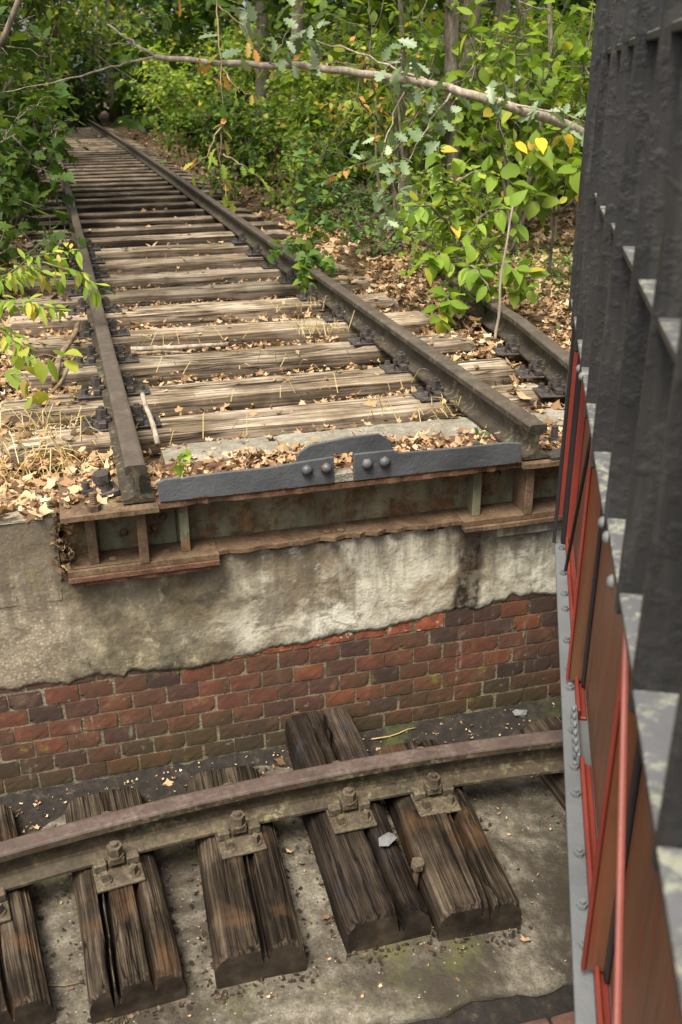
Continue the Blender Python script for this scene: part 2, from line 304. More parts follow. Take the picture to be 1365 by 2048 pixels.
def m_soil():
    k = NT('leaf_mould_soil'); v = k.co()
    n1 = k.noise(v, 9, 8, 0.7); n2 = k.voro(v, 28, 'F1', 1)
    col = k.ramp(n1, [(0.34, (0.02, 0.015, 0.011)), (0.52, (0.06, 0.043, 0.028)), (0.68, (0.15, 0.105, 0.06))])
    col = k.mix(0.35, col, k.ramp(k.sep(n2)[0], [(0.0, (0.03, 0.02, 0.014)), (0.6, (0.12, 0.08, 0.045)), (1.0, (0.26, 0.19, 0.11))]))
    return k.done(k.pbr(col, 0.95, k.bump(n1, 1.0, 0.03), spec=0.05))
M['soil'] = m_soil()
def m_dirt():
    k = NT('damp_black_dirt'); v = k.co()
    n1 = k.noise(v, 26, 8, 0.7)
    col = k.ramp(n1, [(0.42, (0.009, 0.007, 0.005)), (0.60, (0.026, 0.019, 0.013)), (0.74, (0.11, 0.085, 0.058))])
    col = k.mix(k.ramp(k.noise(v, 3.5, 6, 0.7), [(0.54, 0.0), (0.64, 0.8)]), col, (0.05, 0.058, 0.014))
    return k.done(k.pbr(col, 0.9, k.bump(n1, 1.0, 0.02)))
M['dirt'] = m_dirt()

def m_leaf(name, stops, trans=0.35, rough=0.5, spec=0.16, veins=True):
    k = NT(name)
    r = k.math('FRACT', k.math('ADD', k.island(), k.rand()))
    col = k.ramp(r, stops)
    col = k.mix(1.0, col, k.ramp(k.noise(k.world(), 1.3, 2), [(0.3, 0.8), (0.7, 1.18)]), 'MULTIPLY')
    p = k.pbr(col, rough, None, spec=spec)
    t = k.n('ShaderNodeBsdfTranslucent'); k.put(t.inputs['Color'], k.mix(1.0, col, (1.5, 1.55, 0.75), 'MULTIPLY'))
    mx = k.n('ShaderNodeMixShader'); mx.inputs[0].default_value = trans
    k.t.links.new(p, mx.inputs[1]); k.t.links.new(t.outputs[0], mx.inputs[2])
    return k.done(mx.outputs[0])
M['leaf_dark'] = m_leaf('deep_green_leaf', [(0, (0.025, 0.055, 0.011)), (0.6, (0.055, 0.1, 0.018)), (1, (0.1, 0.15, 0.024))])
M['leaf_mid'] = m_leaf('mid_green_leaf', [(0, (0.045, 0.085, 0.011)), (0.5, (0.095, 0.16, 0.019)), (0.9, (0.165, 0.235, 0.03)), (1, (0.36, 0.27, 0.04))])
M['leaf_lime'] = m_leaf('lime_green_leaf', [(0, (0.105, 0.175, 0.022)), (0.5, (0.18, 0.27, 0.036)), (0.9, (0.28, 0.37, 0.06)), (1, (0.48, 0.36, 0.05))], trans=0.42)
M['leaf_yellow'] = m_leaf('yellowing_leaf', [(0, (0.14, 0.21, 0.03)), (0.45, (0.25, 0.31, 0.045)), (0.8, (0.36, 0.35, 0.06)), (1, (0.45, 0.33, 0.12))], trans=0.4)
M['leaf_gold'] = m_leaf('golden_leaf', [(0, (0.62, 0.42, 0.03)), (1, (0.75, 0.5, 0.05))], trans=0.35)
M['leaf_oak'] = m_leaf('glaucous_oak_leaf', [(0, (0.10, 0.15, 0.065)), (0.5, (0.17, 0.23, 0.12)), (1, (0.28, 0.34, 0.22))], trans=0.22, rough=0.42, spec=0.35)
M['leaf_rust'] = m_leaf('autumn_orange_leaf', [(0, (0.32, 0.14, 0.03)), (0.5, (0.42, 0.22, 0.06)), (0.75, (0.36, 0.3, 0.07)), (1, (0.18, 0.22, 0.04))], trans=0.3)
M['leaf_ivy'] = m_leaf('fresh_small_leaf', [(0, (0.055, 0.12, 0.03)), (0.6, (0.10, 0.2, 0.05)), (1, (0.17, 0.26, 0.07))], trans=0.3)
M['litter'] = m_leaf('dry_brown_leaf', [(0, (0.07, 0.04, 0.022)), (0.2, (0.2, 0.115, 0.058)), (0.45, (0.37, 0.24, 0.13)), (0.72, (0.52, 0.375, 0.225)), (0.9, (0.34, 0.19, 0.085)), (1, (0.62, 0.5, 0.35))], trans=0.1, rough=0.7, spec=0.2)
M['litter_dark'] = m_leaf('darker_brown_leaf', [(0, (0.05, 0.03, 0.018)), (0.4, (0.13, 0.08, 0.042)), (0.75, (0.24, 0.155, 0.085)), (1, (0.38, 0.27, 0.16))], trans=0.1, rough=0.75, spec=0.2)  # darker copy of the dry leaf colours
M['mould'] = m_leaf('black_mould', [(0, (0.015, 0.011, 0.008)), (0.7, (0.045, 0.032, 0.022)), (1, (0.14, 0.1, 0.06))], trans=0.0, rough=0.8, spec=0.2)
M['straw'] = m_leaf('dry_grass_straw', [(0, (0.36, 0.25, 0.09)), (0.6, (0.52, 0.40, 0.18)), (0.85, (0.62, 0.52, 0.3)), (1, (0.22, 0.28, 0.06))], trans=0.2, rough=0.6)

def m_bark(name, a, b, c):
    k = NT(name); v = offs(k, k.co())
    n = k.noise(k.map(v, (14, 14, 3)), 2.2, 7, 0.68); n2 = k.noise(v, 3, 4)
    col = k.ramp(n, [(0.34, a), (0.5, b), (0.68, c)])
    col = k.mix(k.ramp(n2, [(0.5, 0.0), (0.66, 0.4)]), col, (0.11, 0.12, 0.06))
    return k.done(k.pbr(col, 0.88, k.bump(n, 0.8, 0.01), spec=0.2))
M['bark'] = m_bark('grey_brown_bark', (0.05, 0.04, 0.03), (0.14, 0.115, 0.085), (0.27, 0.23, 0.18))
M['bark_pale'] = m_bark('pale_branch_bark', (0.14, 0.115, 0.088), (0.29, 0.24, 0.185), (0.46, 0.40, 0.33))
M['stick'] = m_bark('brown_stick_bark', (0.08, 0.055, 0.035), (0.2, 0.14, 0.09), (0.36, 0.26, 0.17))
M['stem_green'] = m_bark('green_stem', (0.05, 0.06, 0.02), (0.1, 0.12, 0.04), (0.17, 0.16, 0.07))
M['stone'] = m_conc('grey_stone', (0.14, 0.14, 0.14), (0.25, 0.25, 0.245), (0.36, 0.36, 0.35), scale=3)

# ------------------------------------------------------------------ mesh helpers
def mesh(name, V, F, smooth=False):
    me = bpy.data.meshes.new(name)
    if isinstance(F, np.ndarray):
        V = np.asarray(V, np.float32); n = F.shape[1]
        me.vertices.add(len(V)); me.vertices.foreach_set('co', V.ravel())
        me.loops.add(F.size); me.loops.foreach_set('vertex_index', F.astype(np.int32).ravel())
        me.polygons.add(len(F)); me.polygons.foreach_set('loop_start', np.arange(len(F), dtype=np.int32)*n)
        me.update(calc_edges=True)
    else:
        me.from_pydata([tuple(v) for v in V], [], [tuple(f) for f in F]); me.update()
    if smooth: me.polygons.foreach_set('use_smooth', np.ones(len(me.polygons), bool))
    return me
def obj(name, me, mat=None, parent=None, loc=(0, 0, 0), rot=None, scale=None):
    o = bpy.data.objects.new(name, me); COL.objects.link(o)
    if mat is not None and me is not None and not me.materials: me.materials.append(M[mat])
    o.location = loc
    if rot is not None: o.rotation_euler = rot
    if scale is not None: o.scale = scale
    if parent is not None: o.parent = parent
    return o
def empty(name, loc=(0, 0, 0), rot=None):
    o = bpy.data.objects.new(name, None); COL.objects.link(o); o.location = loc; o.empty_display_size = 0.1
    if rot is not None: o.rotation_euler = rot
    return o
def tag(o, label=None, cat=None, group=None, kind=None):
    if label: o['label'] = label
    if cat: o['category'] = cat
    if group: o['group'] = group
    if kind: o['kind'] = kind
    return o
def copy_tree(o, parent=None, loc=None, rot=None):
    c = o.copy(); COL.objects.link(c); c.parent = parent
    if loc is not None: c.location = loc
    if rot is not None: c.rotation_euler = rot
    for ch in list(o.children): copy_tree(ch, c)
    return c
class MB:
    def __init__(s): s.V = []; s.F = []
    def add(s, V, F):
        b = len(s.V); s.V += [tuple(v) for v in V]; s.F += [tuple(i+b for i in f) for f in F]; return s
    def box(s, x0, x1, y0, y1, z0, z1, b=0.0):
        if b <= 0:
            V = [(x, y, z) for z in (z0, z1) for y in (y0, y1) for x in (x0, x1)]
            return s.add(V, [(0, 2, 3, 1), (4, 5, 7, 6), (0, 1, 5, 4), (2, 6, 7, 3), (0, 4, 6, 2), (1, 3, 7, 5)])
        bm = bmesh.new(); bmesh.ops.create_cube(bm, size=1)
        for v in bm.verts: v.co = ((x0+x1)/2 + v.co.x*(x1-x0), (y0+y1)/2 + v.co.y*(y1-y0), (z0+z1)/2 + v.co.z*(z1-z0))
        bmesh.ops.bevel(bm, geom=bm.edges[:], offset=b, segments=1, affect='EDGES')
        bm.verts.index_update(); s.add([v.co[:] for v in bm.verts], [[v.index for v in f.verts] for f in bm.faces]); bm.free(); return s
    def prism(s, n, r, z0, z1, cx=0, cy=0, r2=None, rot=0.0, cap=True):
        r2 = r if r2 is None else r2; V = []
        for z, q in ((z0, r), (z1, r2)):
            V += [(cx+q*math.cos(rot+2*math.pi*i/n), cy+q*math.sin(rot+2*math.pi*i/n), z) for i in range(n)]
        F = [(i, (i+1) % n, n+(i+1) % n, n+i) for i in range(n)]
        if cap: F += [tuple(range(n-1, -1, -1)), tuple(range(n, 2*n))]
        return s.add(V, F)
    def dome(s, r, h, n=10, cx=0, cy=0, z0=0, rings=3):
        V = []; F = []
        for j in range(rings):
            a = j/rings*math.pi/2
            V += [(cx+r*math.cos(a)*math.cos(2*math.pi*i/n), cy+r*math.cos(a)*math.sin(2*math.pi*i/n), z0+h*math.sin(a)) for i in range(n)]
        V.append((cx, cy, z0+h))
        for j in range(rings-1): F += [(j*n+i, j*n+(i+1) % n, (j+1)*n+(i+1) % n, (j+1)*n+i) for i in range(n)]
        F += [((rings-1)*n+i, (rings-1)*n+(i+1) % n, rings*n) for i in range(n)]
        return s.add(V, F)
    def build(s, name, mat, parent=None, loc=(0, 0, 0), rot=None, smooth=False):
        return obj(name, mesh(name, s.V, s.F, smooth), mat, parent, loc, rot)
    def xf(s, m):
        s.V = [tuple(m @ Vector(v)) for v in s.V]; return s

def smooth1d(rng, n, knots, amp):
    return np.interp(np.linspace(0, knots-1, n), np.arange(knots), rng.normal(0, amp, knots))
def tube(path, radii, n=6, cap=True):
    P = np.asarray(path, float); k = len(P); T = np.gradient(P, axis=0); T /= np.linalg.norm(T, axis=1, keepdims=True)+1e-9
    ref = np.array([0, 0, 1.0]) if abs(T[0][2]) < 0.8 else np.array([1.0, 0, 0])
    V = []; F = []
    for i in range(k):
        a = np.cross(T[i], ref); a /= np.linalg.norm(a)+1e-9; b = np.cross(T[i], a)
        for j in range(n):
            t = 2*math.pi*j/n; V.append(P[i] + radii[i]*(math.cos(t)*a + math.sin(t)*b))
    for i in range(k-1): F += [(i*n+j, i*n+(j+1) % n, (i+1)*n+(j+1) % n, (i+1)*n+j) for j in range(n)]
    if cap: F += [tuple(range(n-1, -1, -1)), tuple((k-1)*n+j for j in range(n))]
    return V, F
def bend_path(a, b, k, wob, rng, sag=0.0):
    a = np.asarray(a, float); b = np.asarray(b, float); t = np.linspace(0, 1, k)[:, None]
    L = np.linalg.norm(b-a); P = a+(b-a)*t
    for ax in range(3): P[:, ax] += smooth1d(rng, k, max(3, k//2), wob*L)*np.sin(t[:, 0]*math.pi)**0.5
    P[:, 2] += sag*np.sin(t[:, 0]*math.pi); return P
ORD = ['first', 'second', 'third', 'fourth', 'fifth', 'sixth', 'seventh', 'eighth', 'ninth', 'tenth', 'eleventh', 'twelfth', 'thirteenth', 'fourteenth', 'fifteenth', 'sixteenth', 'seventeenth', 'eighteenth', 'nineteenth', 'twentieth', 'twenty-first', 'twenty-second', 'twenty-third', 'twenty-fourth', 'twenty-fifth', 'twenty-sixth', 'twenty-seventh', 'twenty-eighth', 'twenty-ninth', 'thirtieth', 'thirty-first', 'thirty-second', 'thirty-third', 'thirty-fourth', 'thirty-fifth', 'thirty-sixth', 'thirty-seventh', 'thirty-eighth', 'thirty-ninth', 'fortieth', 'forty-first', 'forty-second', 'forty-third', 'forty-fourth', 'forty-fifth', 'forty-sixth', 'forty-seventh', 'forty-eighth']

rng = np.random.default_rng(7); random.seed(7)
# ================================================================== SETTING
def vnoise(x, y, s, seed=0):
    return (np.sin(x*s*1.7+seed)*np.cos(y*s*1.3+seed*2.1) + 0.5*np.sin(x*s*3.9+y*s*2.7+seed*3.3) + 0.3*np.cos(x*s*8.1-y*s*6.3+seed))/1.8
FLOOR_Z = -1.395
def floor_z(x, y):
    t = np.clip((y+0.32)/0.34, 0, 1); t = t*t*(3-2*t)
    return FLOOR_Z + 0.05*t + 0.006*vnoise(x, y, 3.0, 1)
def ground_z(x, y):
    side = np.clip((np.abs(x)-1.5)/2.0, 0, 1)
    mid = np.clip((1.45-np.abs(x))/0.3, 0, 1)*np.clip((y-.62)/.1, 0, 1)*(1+.7*np.clip((y-6)/3, 0, 1))
    return -0.205 - 0.055*mid + 0.018*vnoise(x, y, 2.2, 4)*np.clip(side+0.35, 0, 1) + 0.05*side + 0.0035*np.maximum(y-12, 0)*side
def grid(xs, ys, zf):
    X, Y = np.meshgrid(xs, ys); V = np.stack([X, Y, zf(X, Y)], -1).reshape(-1, 3); nx, ny = len(xs), len(ys)
    i = (np.arange(ny-1)[:, None]*nx+np.arange(nx-1)[None, :]).ravel()
    return V, np.stack([i, i+1, i+nx+1, i+nx], 1)
xs = np.unique(np.concatenate([np.linspace(-60, -6, 28), np.linspace(-6, 8, 141), np.linspace(8, 60, 27)]))
ys = np.unique(np.concatenate([np.linspace(0.16, 10, 100), np.linspace(10, 40, 61), np.linspace(40, 120, 21)]))
V, F = grid(xs, ys, ground_z); tag(obj('ground', mesh('ground', V, F, True), 'soil'), kind='structure')
xs = np.unique(np.concatenate([np.linspace(-30, -3, 28), np.linspace(-3, 3, 121), np.linspace(3, 30, 28)]))
ys = np.unique(np.concatenate([np.linspace(-40, -3, 38), np.linspace(-3, 0.16, 80)]))
# concrete ring of the pit floor in front of the wall; brick paving nearer the centre
RC = (-0.15, -8.39); RR = 8.0
def pave_edge(x): return RC[1] + np.sqrt(np.maximum(7.17**2-(x-RC[0])**2, 0.01))
V, F = grid(xs, np.linspace(0, 1, 40), lambda X, Y: X*0)
e = pave_edge(np.clip(V[:, 0], -4, 4)) + 0.012*np.sin(V[:, 0]*17)+0.008*np.sin(V[:, 0]*41)
V[:, 1] = e + (0.16-e)*V[:, 1]; V[:, 2] = floor_z(V[:, 0], V[:, 1])
n0 = len(V)
nx = len(xs)
low = V[:nx].copy(); low[:, 2] -= 0.03
V = np.concatenate([V, low]); k0 = np.arange(nx-1)
F = np.concatenate([F, np.stack([n0+k0, n0+k0+1, k0+1, k0], 1)])
fl = tag(obj('pit_floor', mesh('pit_floor', V, F, True), 'floor'), kind='structure')
V, F = grid(np.linspace(-30, 30, 31), np.linspace(-40, -0.6, 30), lambda X, Y: X*0 + FLOOR_Z - 0.036)
sub = tag(obj('pit_ground', mesh('pit_ground', V, F), 'dirt'), kind='structure')
# paving bricks of the pit centre
pm = MB().box(-0.119, 0.119, -0.056, 0.056, -0.05, 0, 0.006); pme = mesh('brick', pm.V, pm.F)
pme.materials.append(M['paver'])
for j in range(10):
    for i in range(12):
        x = -1.25 + i*0.25 + (0.125 if j % 2 else 0); y = -1.262 - j*0.122
        if y > pave_edge(x) - 0.05: continue
        b = obj('brick', pme, None, sub, (x, y, FLOOR_Z-0.014+random.uniform(-.003, .003)), (random.uniform(-.02, .02), random.uniform(-.02, .02), random.uniform(-.02, .02)))

# dirt heaped along the wall foot
xs_ = np.linspace(-3, 2.2, 220); vs = np.linspace(0, 1, 9)
X, T = np.meshgrid(xs_, vs); wdt = 0.17+0.05*np.sin(X*3.1)+0.04*np.sin(X*7.7+1)+0.02*np.sin(X*19)
Y = 0.062 - T*wdt; Z = floor_z(X, Y) + 0.004 + 0.022*(1-T)**1.5 + 0.006*rng.normal(size=X.shape)*(1-T); Z[-1] = floor_z(X[-1], Y[-1]) - 0.006
nx = len(xs_); i = (np.arange(8)[:, None]*nx+np.arange(nx-1)[None, :]).ravel()
tag(obj('dirt_strip', mesh('dirt_strip', np.stack([X, Y, Z], -1).reshape(-1, 3), np.stack([i+nx, i+nx+1, i+1, i], 1), True), 'dirt'), 'dark damp dirt and moss heaped along the foot of the brick wall', 'dirt', kind='stuff')

# ------------------------------------------------------------------ pit wall
BY = 0.06           # brick face
wall = tag(empty('pit_wall', (0, 0, FLOOR_Z)), 'pit wall of red header bricks under stained peeling render', 'wall')
def wp(o): o.location = (o.location[0], o.location[1], o.location[2]-FLOOR_Z); return o
core = MB().box(-9, -1.035, BY+0.0055, 0.5, -1.5, -0.2).box(-1.035, 9, BY+0.0055, 0.5, -1.5, -0.41)
wp(core.build('mortar_bed', 'mortar', wall))
bricks = []
for s in range(6):
    r_ = np.random.default_rng(s+50); nx, nz = 7, 5
    xs_ = np.linspace(-0.0592, 0.0592, nx); zs_ = np.linspace(-0.0319, 0.0319, nz)
    Vb = []
    for zi in range(nz):
        for xi in range(nx):
            ed = (xi in (0, nx-1)) + (zi in (0, nz-1))
            Vb.append((xs_[xi]+r_.normal(0, .0006), ed*0.0009+abs(r_.normal(0, .0005))+(0.005*(r_.random() < .12) if ed == 2 else 0), zs_[zi]+r_.normal(0, .001)))
    n_ = len(Vb); Fb = [(a*nx+b, a*nx+b+1, (a+1)*nx+b+1, (a+1)*nx+b) for a in range(nz-1) for b in range(nx-1)]
    rim = [b for b in range(nx)] + [a*nx+nx-1 for a in range(1, nz)] + [(nz-1)*nx+b for b in range(nx-2, -1, -1)] + [a*nx for a in range(nz-2, 0, -1)]
    Vb += [(Vb[q][0], 0.05, Vb[q][2]) for q in rim]
    for q in range(len(rim)):
        a, b = rim[q], rim[(q+1) % len(rim)]; Fb.append((b, a, n_+q, n_+(q+1) % len(rim)))
    bricks.append(mesh('brick', Vb, Fb, False)); bricks[-1].materials.append(M['brick'])
fresh = [b.copy() for b in bricks]
for b in fresh: b.materials.clear(); b.materials.append(M['brick_fresh'])
CZ = 0.0745; PX = 0.1275
def rend_low(x):        # lower edge of the render coat
    base = np.interp(x, [-3, -1.05, -.98, -.7, -.51, -.3, -.1, .1, .3, .47, .62, .7, .98, 2.2], [-.845, -.845, -.85, -.872, -.870, -.852, -.824, -.816, -.806, -.80, -.795, -.775, -.775, -.79])
    return base
for j in range(8):
    z = -0.757 - j*CZ
    for i in range(34):
        x = -2.25 + i*PX + (PX/2 if j % 2 else 0) + random.uniform(-.004, .004)
        if x > 1.95 or z + 0.031 < -1.40: continue
        lo = float(rend_low(np.array([x]))[0])
        if z - 0.031 > lo + 0.02: continue                      # wholly behind the coat
        isf = abs(z-lo) < .048 and -0.45 < x < 0.42 and random.random() < .95
        wp(obj('brick', (fresh if isf else bricks)[random.randrange(6)], None, wall, (x, BY+random.uniform(-.0015, .0015), z+random.uniform(-.002, .002)), (random.uniform(-.006, .006), random.uniform(-.018, .018), random.uniform(-.006, .006))))
r_ = np.random.default_rng(2); xs_ = np.arange(-3.0, 2.3, .0145); nx = len(xs_); rows = 46
kn = np.cumsum(r_.uniform(.02, .13, 90))-3.0
lo = rend_low(xs_) + np.interp(xs_, kn, r_.normal(0, .011, len(kn))) + r_.normal(0, .003, nx)
tt = np.linspace(0, 1, rows)[:, None]; Z = lo+(-.175-lo)*tt; X = np.repeat(xs_[None], rows, 0)
Y = 0.0525 + np.array([[.0055*mnoise.fractal(Vector((a*6, 7.4, c_*6)), .85, 2.1, 5) for a, c_ in zip(ra, rz)] for ra, rz in zip(X, Z)]) + r_.normal(0, .0006, X.shape)
Y -= .010*np.clip((-1.0-X)/.06, 0, 1)*np.clip((Z+.62)/.2, 0, 1)
Y[0] += .005; Y[1] += .002
V = np.stack([X, Y, Z], -1).reshape(-1, 3); i = (np.arange(rows-1)[:, None]*nx+np.arange(nx-1)[None, :]).ravel()
cx_ = V[i, 0]; cz_ = V[i+nx, 2]; i = i[~((cx_ > -1.052) & (cz_ > -.395+.006*np.sin(cx_*31)))]
F = np.stack([i, i+1, i+nx+1, i+nx], 1); nb = len(V); bk = V[:nx].copy(); bk[:, 1] = BY+.01; V = np.concatenate([V, bk]); q = np.arange(nx-1)
F = np.concatenate([F, np.stack([q, nb+q, nb+q+1, q+1], 1)])
wp(obj('render_coat', mesh('render_coat', V, F, False), 'plaster', wall))
wp(MB().box(-3.0, -1.052, .046, .07, -.5, -.185).build('block_core', 'plaster', wall))
tp = MB(); xs_ = np.arange(-3.0, -1.06, 0.06); ys_ = np.linspace(0.036, 0.34, 7)
V, F = grid(xs_, ys_, lambda X, Y: -0.178 + 0.006*vnoise(X, Y, 9, 3)); wp(obj('aggregate_top', mesh('aggregate_top', V, F, True), 'pebble', wall))
o = MB().box(0.62, 0.95, 0.02, 0.06, -0.47, -0.42, 0.008).build('loose_block', 'plaster', wall); wp(o)
o['label'] = 'chipped concrete lump under the right end of the girder'

# ------------------------------------------------------------------ end girder under the rail ends
gd = tag(empty('end_girder', (0, 0.15, -0.43)), 'rusty riveted girder with pale green web carrying the rail ends', 'girder')
def gp(mb, name, mat, smooth=False):
    mb.V = [(x, y-0.15, z+0.43) for x, y, z in mb.V]; return mb.build(name, mat, gd, smooth=smooth)
def jag_plate(x0, x1, yf, yb, z0, z1, amp, n=60, seed=0):
    r_ = np.random.default_rng(seed); mb = MB(); xs_ = np.linspace(x0, x1, n)
    y = yf + np.abs(smooth1d(r_, n, max(4, n//3), amp)) + np.abs(r_.normal(0, amp*.12, n)); dz = smooth1d(r_, n, max(4, n//4), amp*.12)
    V = []
    for i in range(n): V += [(xs_[i], y[i], z0+dz[i]), (xs_[i], y[i], z1+dz[i]), (xs_[i], yb, z1), (xs_[i], yb, z0)]
    F = [(4*i+a, 4*i+4+a, 4*i+4+(a+1) % 4, 4*i+(a+1) % 4) for i in range(n-1) for a in range(4)]
    F += [(0, 1, 2, 3), tuple(4*(n-1)+q for q in (3, 2, 1, 0))]
    return mb.add(V, F)
gp(MB().box(-1.02, 2.2, 0.150, 0.166, -0.376, -0.166), 'web_plate', 'web')
gp(jag_plate(-1.02, -0.69, -0.048, 0.34, -0.164, -0.146, 0.003, 20, 1), 'top_flange', 'rust_flange')
gp(jag_plate(-0.688, 0.688, -0.014, 0.36, -0.166, -0.146, 0.008, 90, 2), 'top_flange', 'rust_edge')
gp(jag_plate(0.69, 2.2, -0.035, 0.36, -0.164, -0.146, 0.003, 30, 3), 'top_flange', 'rust_flange')
gp(jag_plate(-1.02, -0.487, 0.000, 0.30, -0.394, -0.374, 0.002, 24, 4), 'bottom_flange', 'rust_flange')
gp(jag_plate(-0.485, 0.468, 0.020, 0.30, -0.392, -0.376, 0.013, 70, 5), 'bottom_flange', 'rust_flange')
gp(jag_plate(0.470, 2.2, 0.004, 0.30, -0.394, -0.374, 0.002, 30, 6), 'bottom_flange', 'rust_flange')
gp(jag_plate(-1.02, -0.487, -0.012, 0.26, -0.412, -0.396, 0.003, 30, 7), 'cover_plate', 'rust_edge')
gp(jag_plate(-1.018, -0.489, -0.004, 0.26, -0.432, -0.414, 0.004, 30, 8), 'cover_plate', 'rust_edge')
gp(jag_plate(0.472, 2.2, -0.010, 0.26, -0.412, -0.396, 0.003, 30, 9), 'cover_plate', 'rust_flange')
gp(MB().box(-1.0, -0.72, 0.016, 0.030, -0.3735, -0.368, .002), 'flange_ridge', 'rust_flange')
gp(MB().box(-0.90, -0.62, 0.138, 0.149, -0.372, -0.170, .002), 'splice_plate', 'web')
gp(MB().box(0.50, 0.86, 0.138, 0.149, -0.372, -0.170, .002), 'splice_plate', 'web')
for x, y0 in ((-0.925, 0.045), (-0.752, 0.006), (-0.599, 0.06), (0.54, 0.06), (0.74, 0.012), (1.05, 0.05)):
    gp(MB().box(x-0.009, x+0.009, y0, 0.137, -0.3735, -0.168, .002).box(x-0.017, x+0.017, y0-0.008, y0-0.001, -0.3735, -0.168, .002), 'stiffener', 'rust_flange' if x != -.599 and x != .54 else 'web')
rv = MB().dome(0.016, 0.013, 10); rme = mesh('rivet', rv.V, rv.F, True); rme.materials.append(M['rust_flange'])
for x, z in ((-0.81, -0.235), (-0.81, -0.305), (-0.70, -0.225), (-0.70, -0.30), (-0.665, -0.26), (0.60, -0.31), (0.66, -0.24), (0.60, -0.22), (0.80, -0.26)):
    obj('rivet', rme, None, gd, (x, 0.138-0.15, z+0.43), (R(90), 0, 0))
for x, y in ((-0.86, 0.075), (-0.67, 0.08), (-0.52, 0.085), (-0.06, 0.075), (-0.005, 0.078), (0.62, 0.075)):
    obj('rivet', rme, None, gd, (x, y-0.15, -0.374+0.43), None, (1, 1, .5))
for x, y in ((-0.985, 0.0), (-0.96, 0.14), (-0.74, 0.03)):
    obj('rivet', rme, None, gd, (x, y-0.15, -0.146+0.43), None, (1, 1, .35))

# dark stop bar across the track end
sb = tag(empty('stop_bar', (0, 0.0, -0.142)), 'dark grey painted steel bar bolted across the track end', 'bar')
def plate(poly, y0, y1, name, mat, par, dz):
    n_ = len(poly); V = [(x, y0, z-dz) for x, z in poly]+[(x, y1, z-dz) for x, z in poly]
    F = [tuple(range(n_)), tuple(range(2*n_-1, n_-1, -1))]+[(i, n_+i, n_+(i+1) % n_, (i+1) % n_) for i in range(n_)]
    me = mesh(name, V, F); o = obj(name, me, mat, par)
    bv = o.modifiers.new('bevel', 'BEVEL'); bv.width = 0.003; bv.segments = 2; bv.limit_method = 'ANGLE'
    return o
plate([(-.684, -.140), (-.40, -.143), (-.055, -.141), (-.056, -.038), (-.20, -.046), (-.3, -.054), (-.45, -.053), (-.58, -.056), (-.60, -.060), (-.612, -.056), (-.66, -.057), (-.688, -.066)], -.016, -.002, 'bar_plate', 'bar_paint', sb, -.142)
plate([(.019, -.141), (.35, -.140), (.684, -.142), (.680, -.062), (.62, -.053), (.45, -.054), (.19, -.050), (.168, -.036), (.02, -.036)], -.016, -.002, 'bar_plate', 'bar_paint', sb, -.142)
plate([(-.19, -.14), (-.057, -.14), (-.057, -.034), (.021, -.034), (.021, -.14), (.168, -.14), (.168, -.008), (.118, .027), (.0, .024), (-.12, .012), (-.145, .006), (-.175, -.012), (-.19, -.03)], 0.0, .013, 'backing_plate', 'bar_paint', sb, -.142)
plate([(-.055, -.1415), (.019, -.1415), (.019, -.106), (-.055, -.108)], -.012, .04, 'window_sill', 'beam', sb, -.142)
hb = MB().prism(6, .0215, 0, .008, r2=.021).dome(.019, .014, 10, z0=.008); hme = mesh('bolt_head', hb.V, hb.F, True); hme.materials.append(M['bar_paint'])
for x in (-.158, -.086, .067, .134): obj('bolt_head', hme, None, sb, (x, -.0165, .066), (R(90), random.random(), 0))

# ------------------------------------------------------------------ rails
half = [(.055, 0), (.055, .010), (.034, .0165), (.014, .024), (.008, .036), (.0065, .06), (.008, .092), (.014, .0995), (.0345, .105), (.036, .109), (.0355, .130), (.032, .1355), (.024, .138)]
prof = half + [(-x, z) for x, z in reversed(half)]
HEAD0 = 10; NP = len(prof)
def rail_mesh(name, path, side, up0, wear=0.0, seed=0):
    r_ = np.random.default_rng(seed); V = []; F = []; mi = []
    for i, (p, s) in enumerate(zip(path, side)):
        for a, z in prof: V.append((p[0]+s[0]*a, p[1]+s[1]*a, p[2]+up0+z))
    for i in range(len(path)-1):
        for a in range(NP):
            F.append((i*NP+a, i*NP+(a+1) % NP, (i+1)*NP+(a+1) % NP, (i+1)*NP+a)); mi.append(1 if 10 <= a <= 14 else 0)
    F.append(tuple(range(NP-1, -1, -1))); mi.append(0); F.append(tuple((len(path)-1)*NP+a for a in range(NP))); mi.append(0)
    me = mesh(name, V, F); return me, mi
def rail(name, path, side, label, mats, base=(0, 0, 0)):
    me, mi = rail_mesh(name, path, side, 0)
    for m_ in mats: me.materials.append(M[m_])
    me.polygons.foreach_set('material_index', np.array(mi, np.int32))
    return tag(obj(name, me, None, None, base), label, 'rail')
yy = np.concatenate([np.linspace(0, 9, 19), np.linspace(10, 36, 27)])
def bendx(y): return -0.0009*np.maximum(y-5.0, 0)**2*0.35      # the far track eases to the left
for sx, lab in ((-1, 'left rail of the disused track ending at the pit edge'), (1, 'right rail of the disused track ending beside the red bridge')):
    path = [(sx*0.7535+float(bendx(y)), y, 0) for y in yy]
    rail('rail', path, [(1, 0)]*len(path), lab, ('rail', 'rail_head'), (0, 0, -0.138))
dv = Vector((0.165, 1.0, 0)).normalized()
path = [(1.33+dv.x*t, 0.875+dv.y*t, -0.138) for t in np.linspace(-0.70, 0.80, 5)]
rail('rail', path, [(dv.y, -dv.x)]*5, 'short rail length of the neighbouring track next to the red bridge', ('rail', 'rail_head'))
path = [(1.332+dv.x*t, 0.875+dv.y*t, -0.138-0.018*i) for i, t in enumerate(np.linspace(0.806, 2.6, 6))]
rail('rail', path, [(dv.y, -dv.x)]*6, 'neighbouring rail running under the sapling into leaf litter', ('rail', 'rail_head'))
angs = np.linspace(-0.42, 0.30, 60)
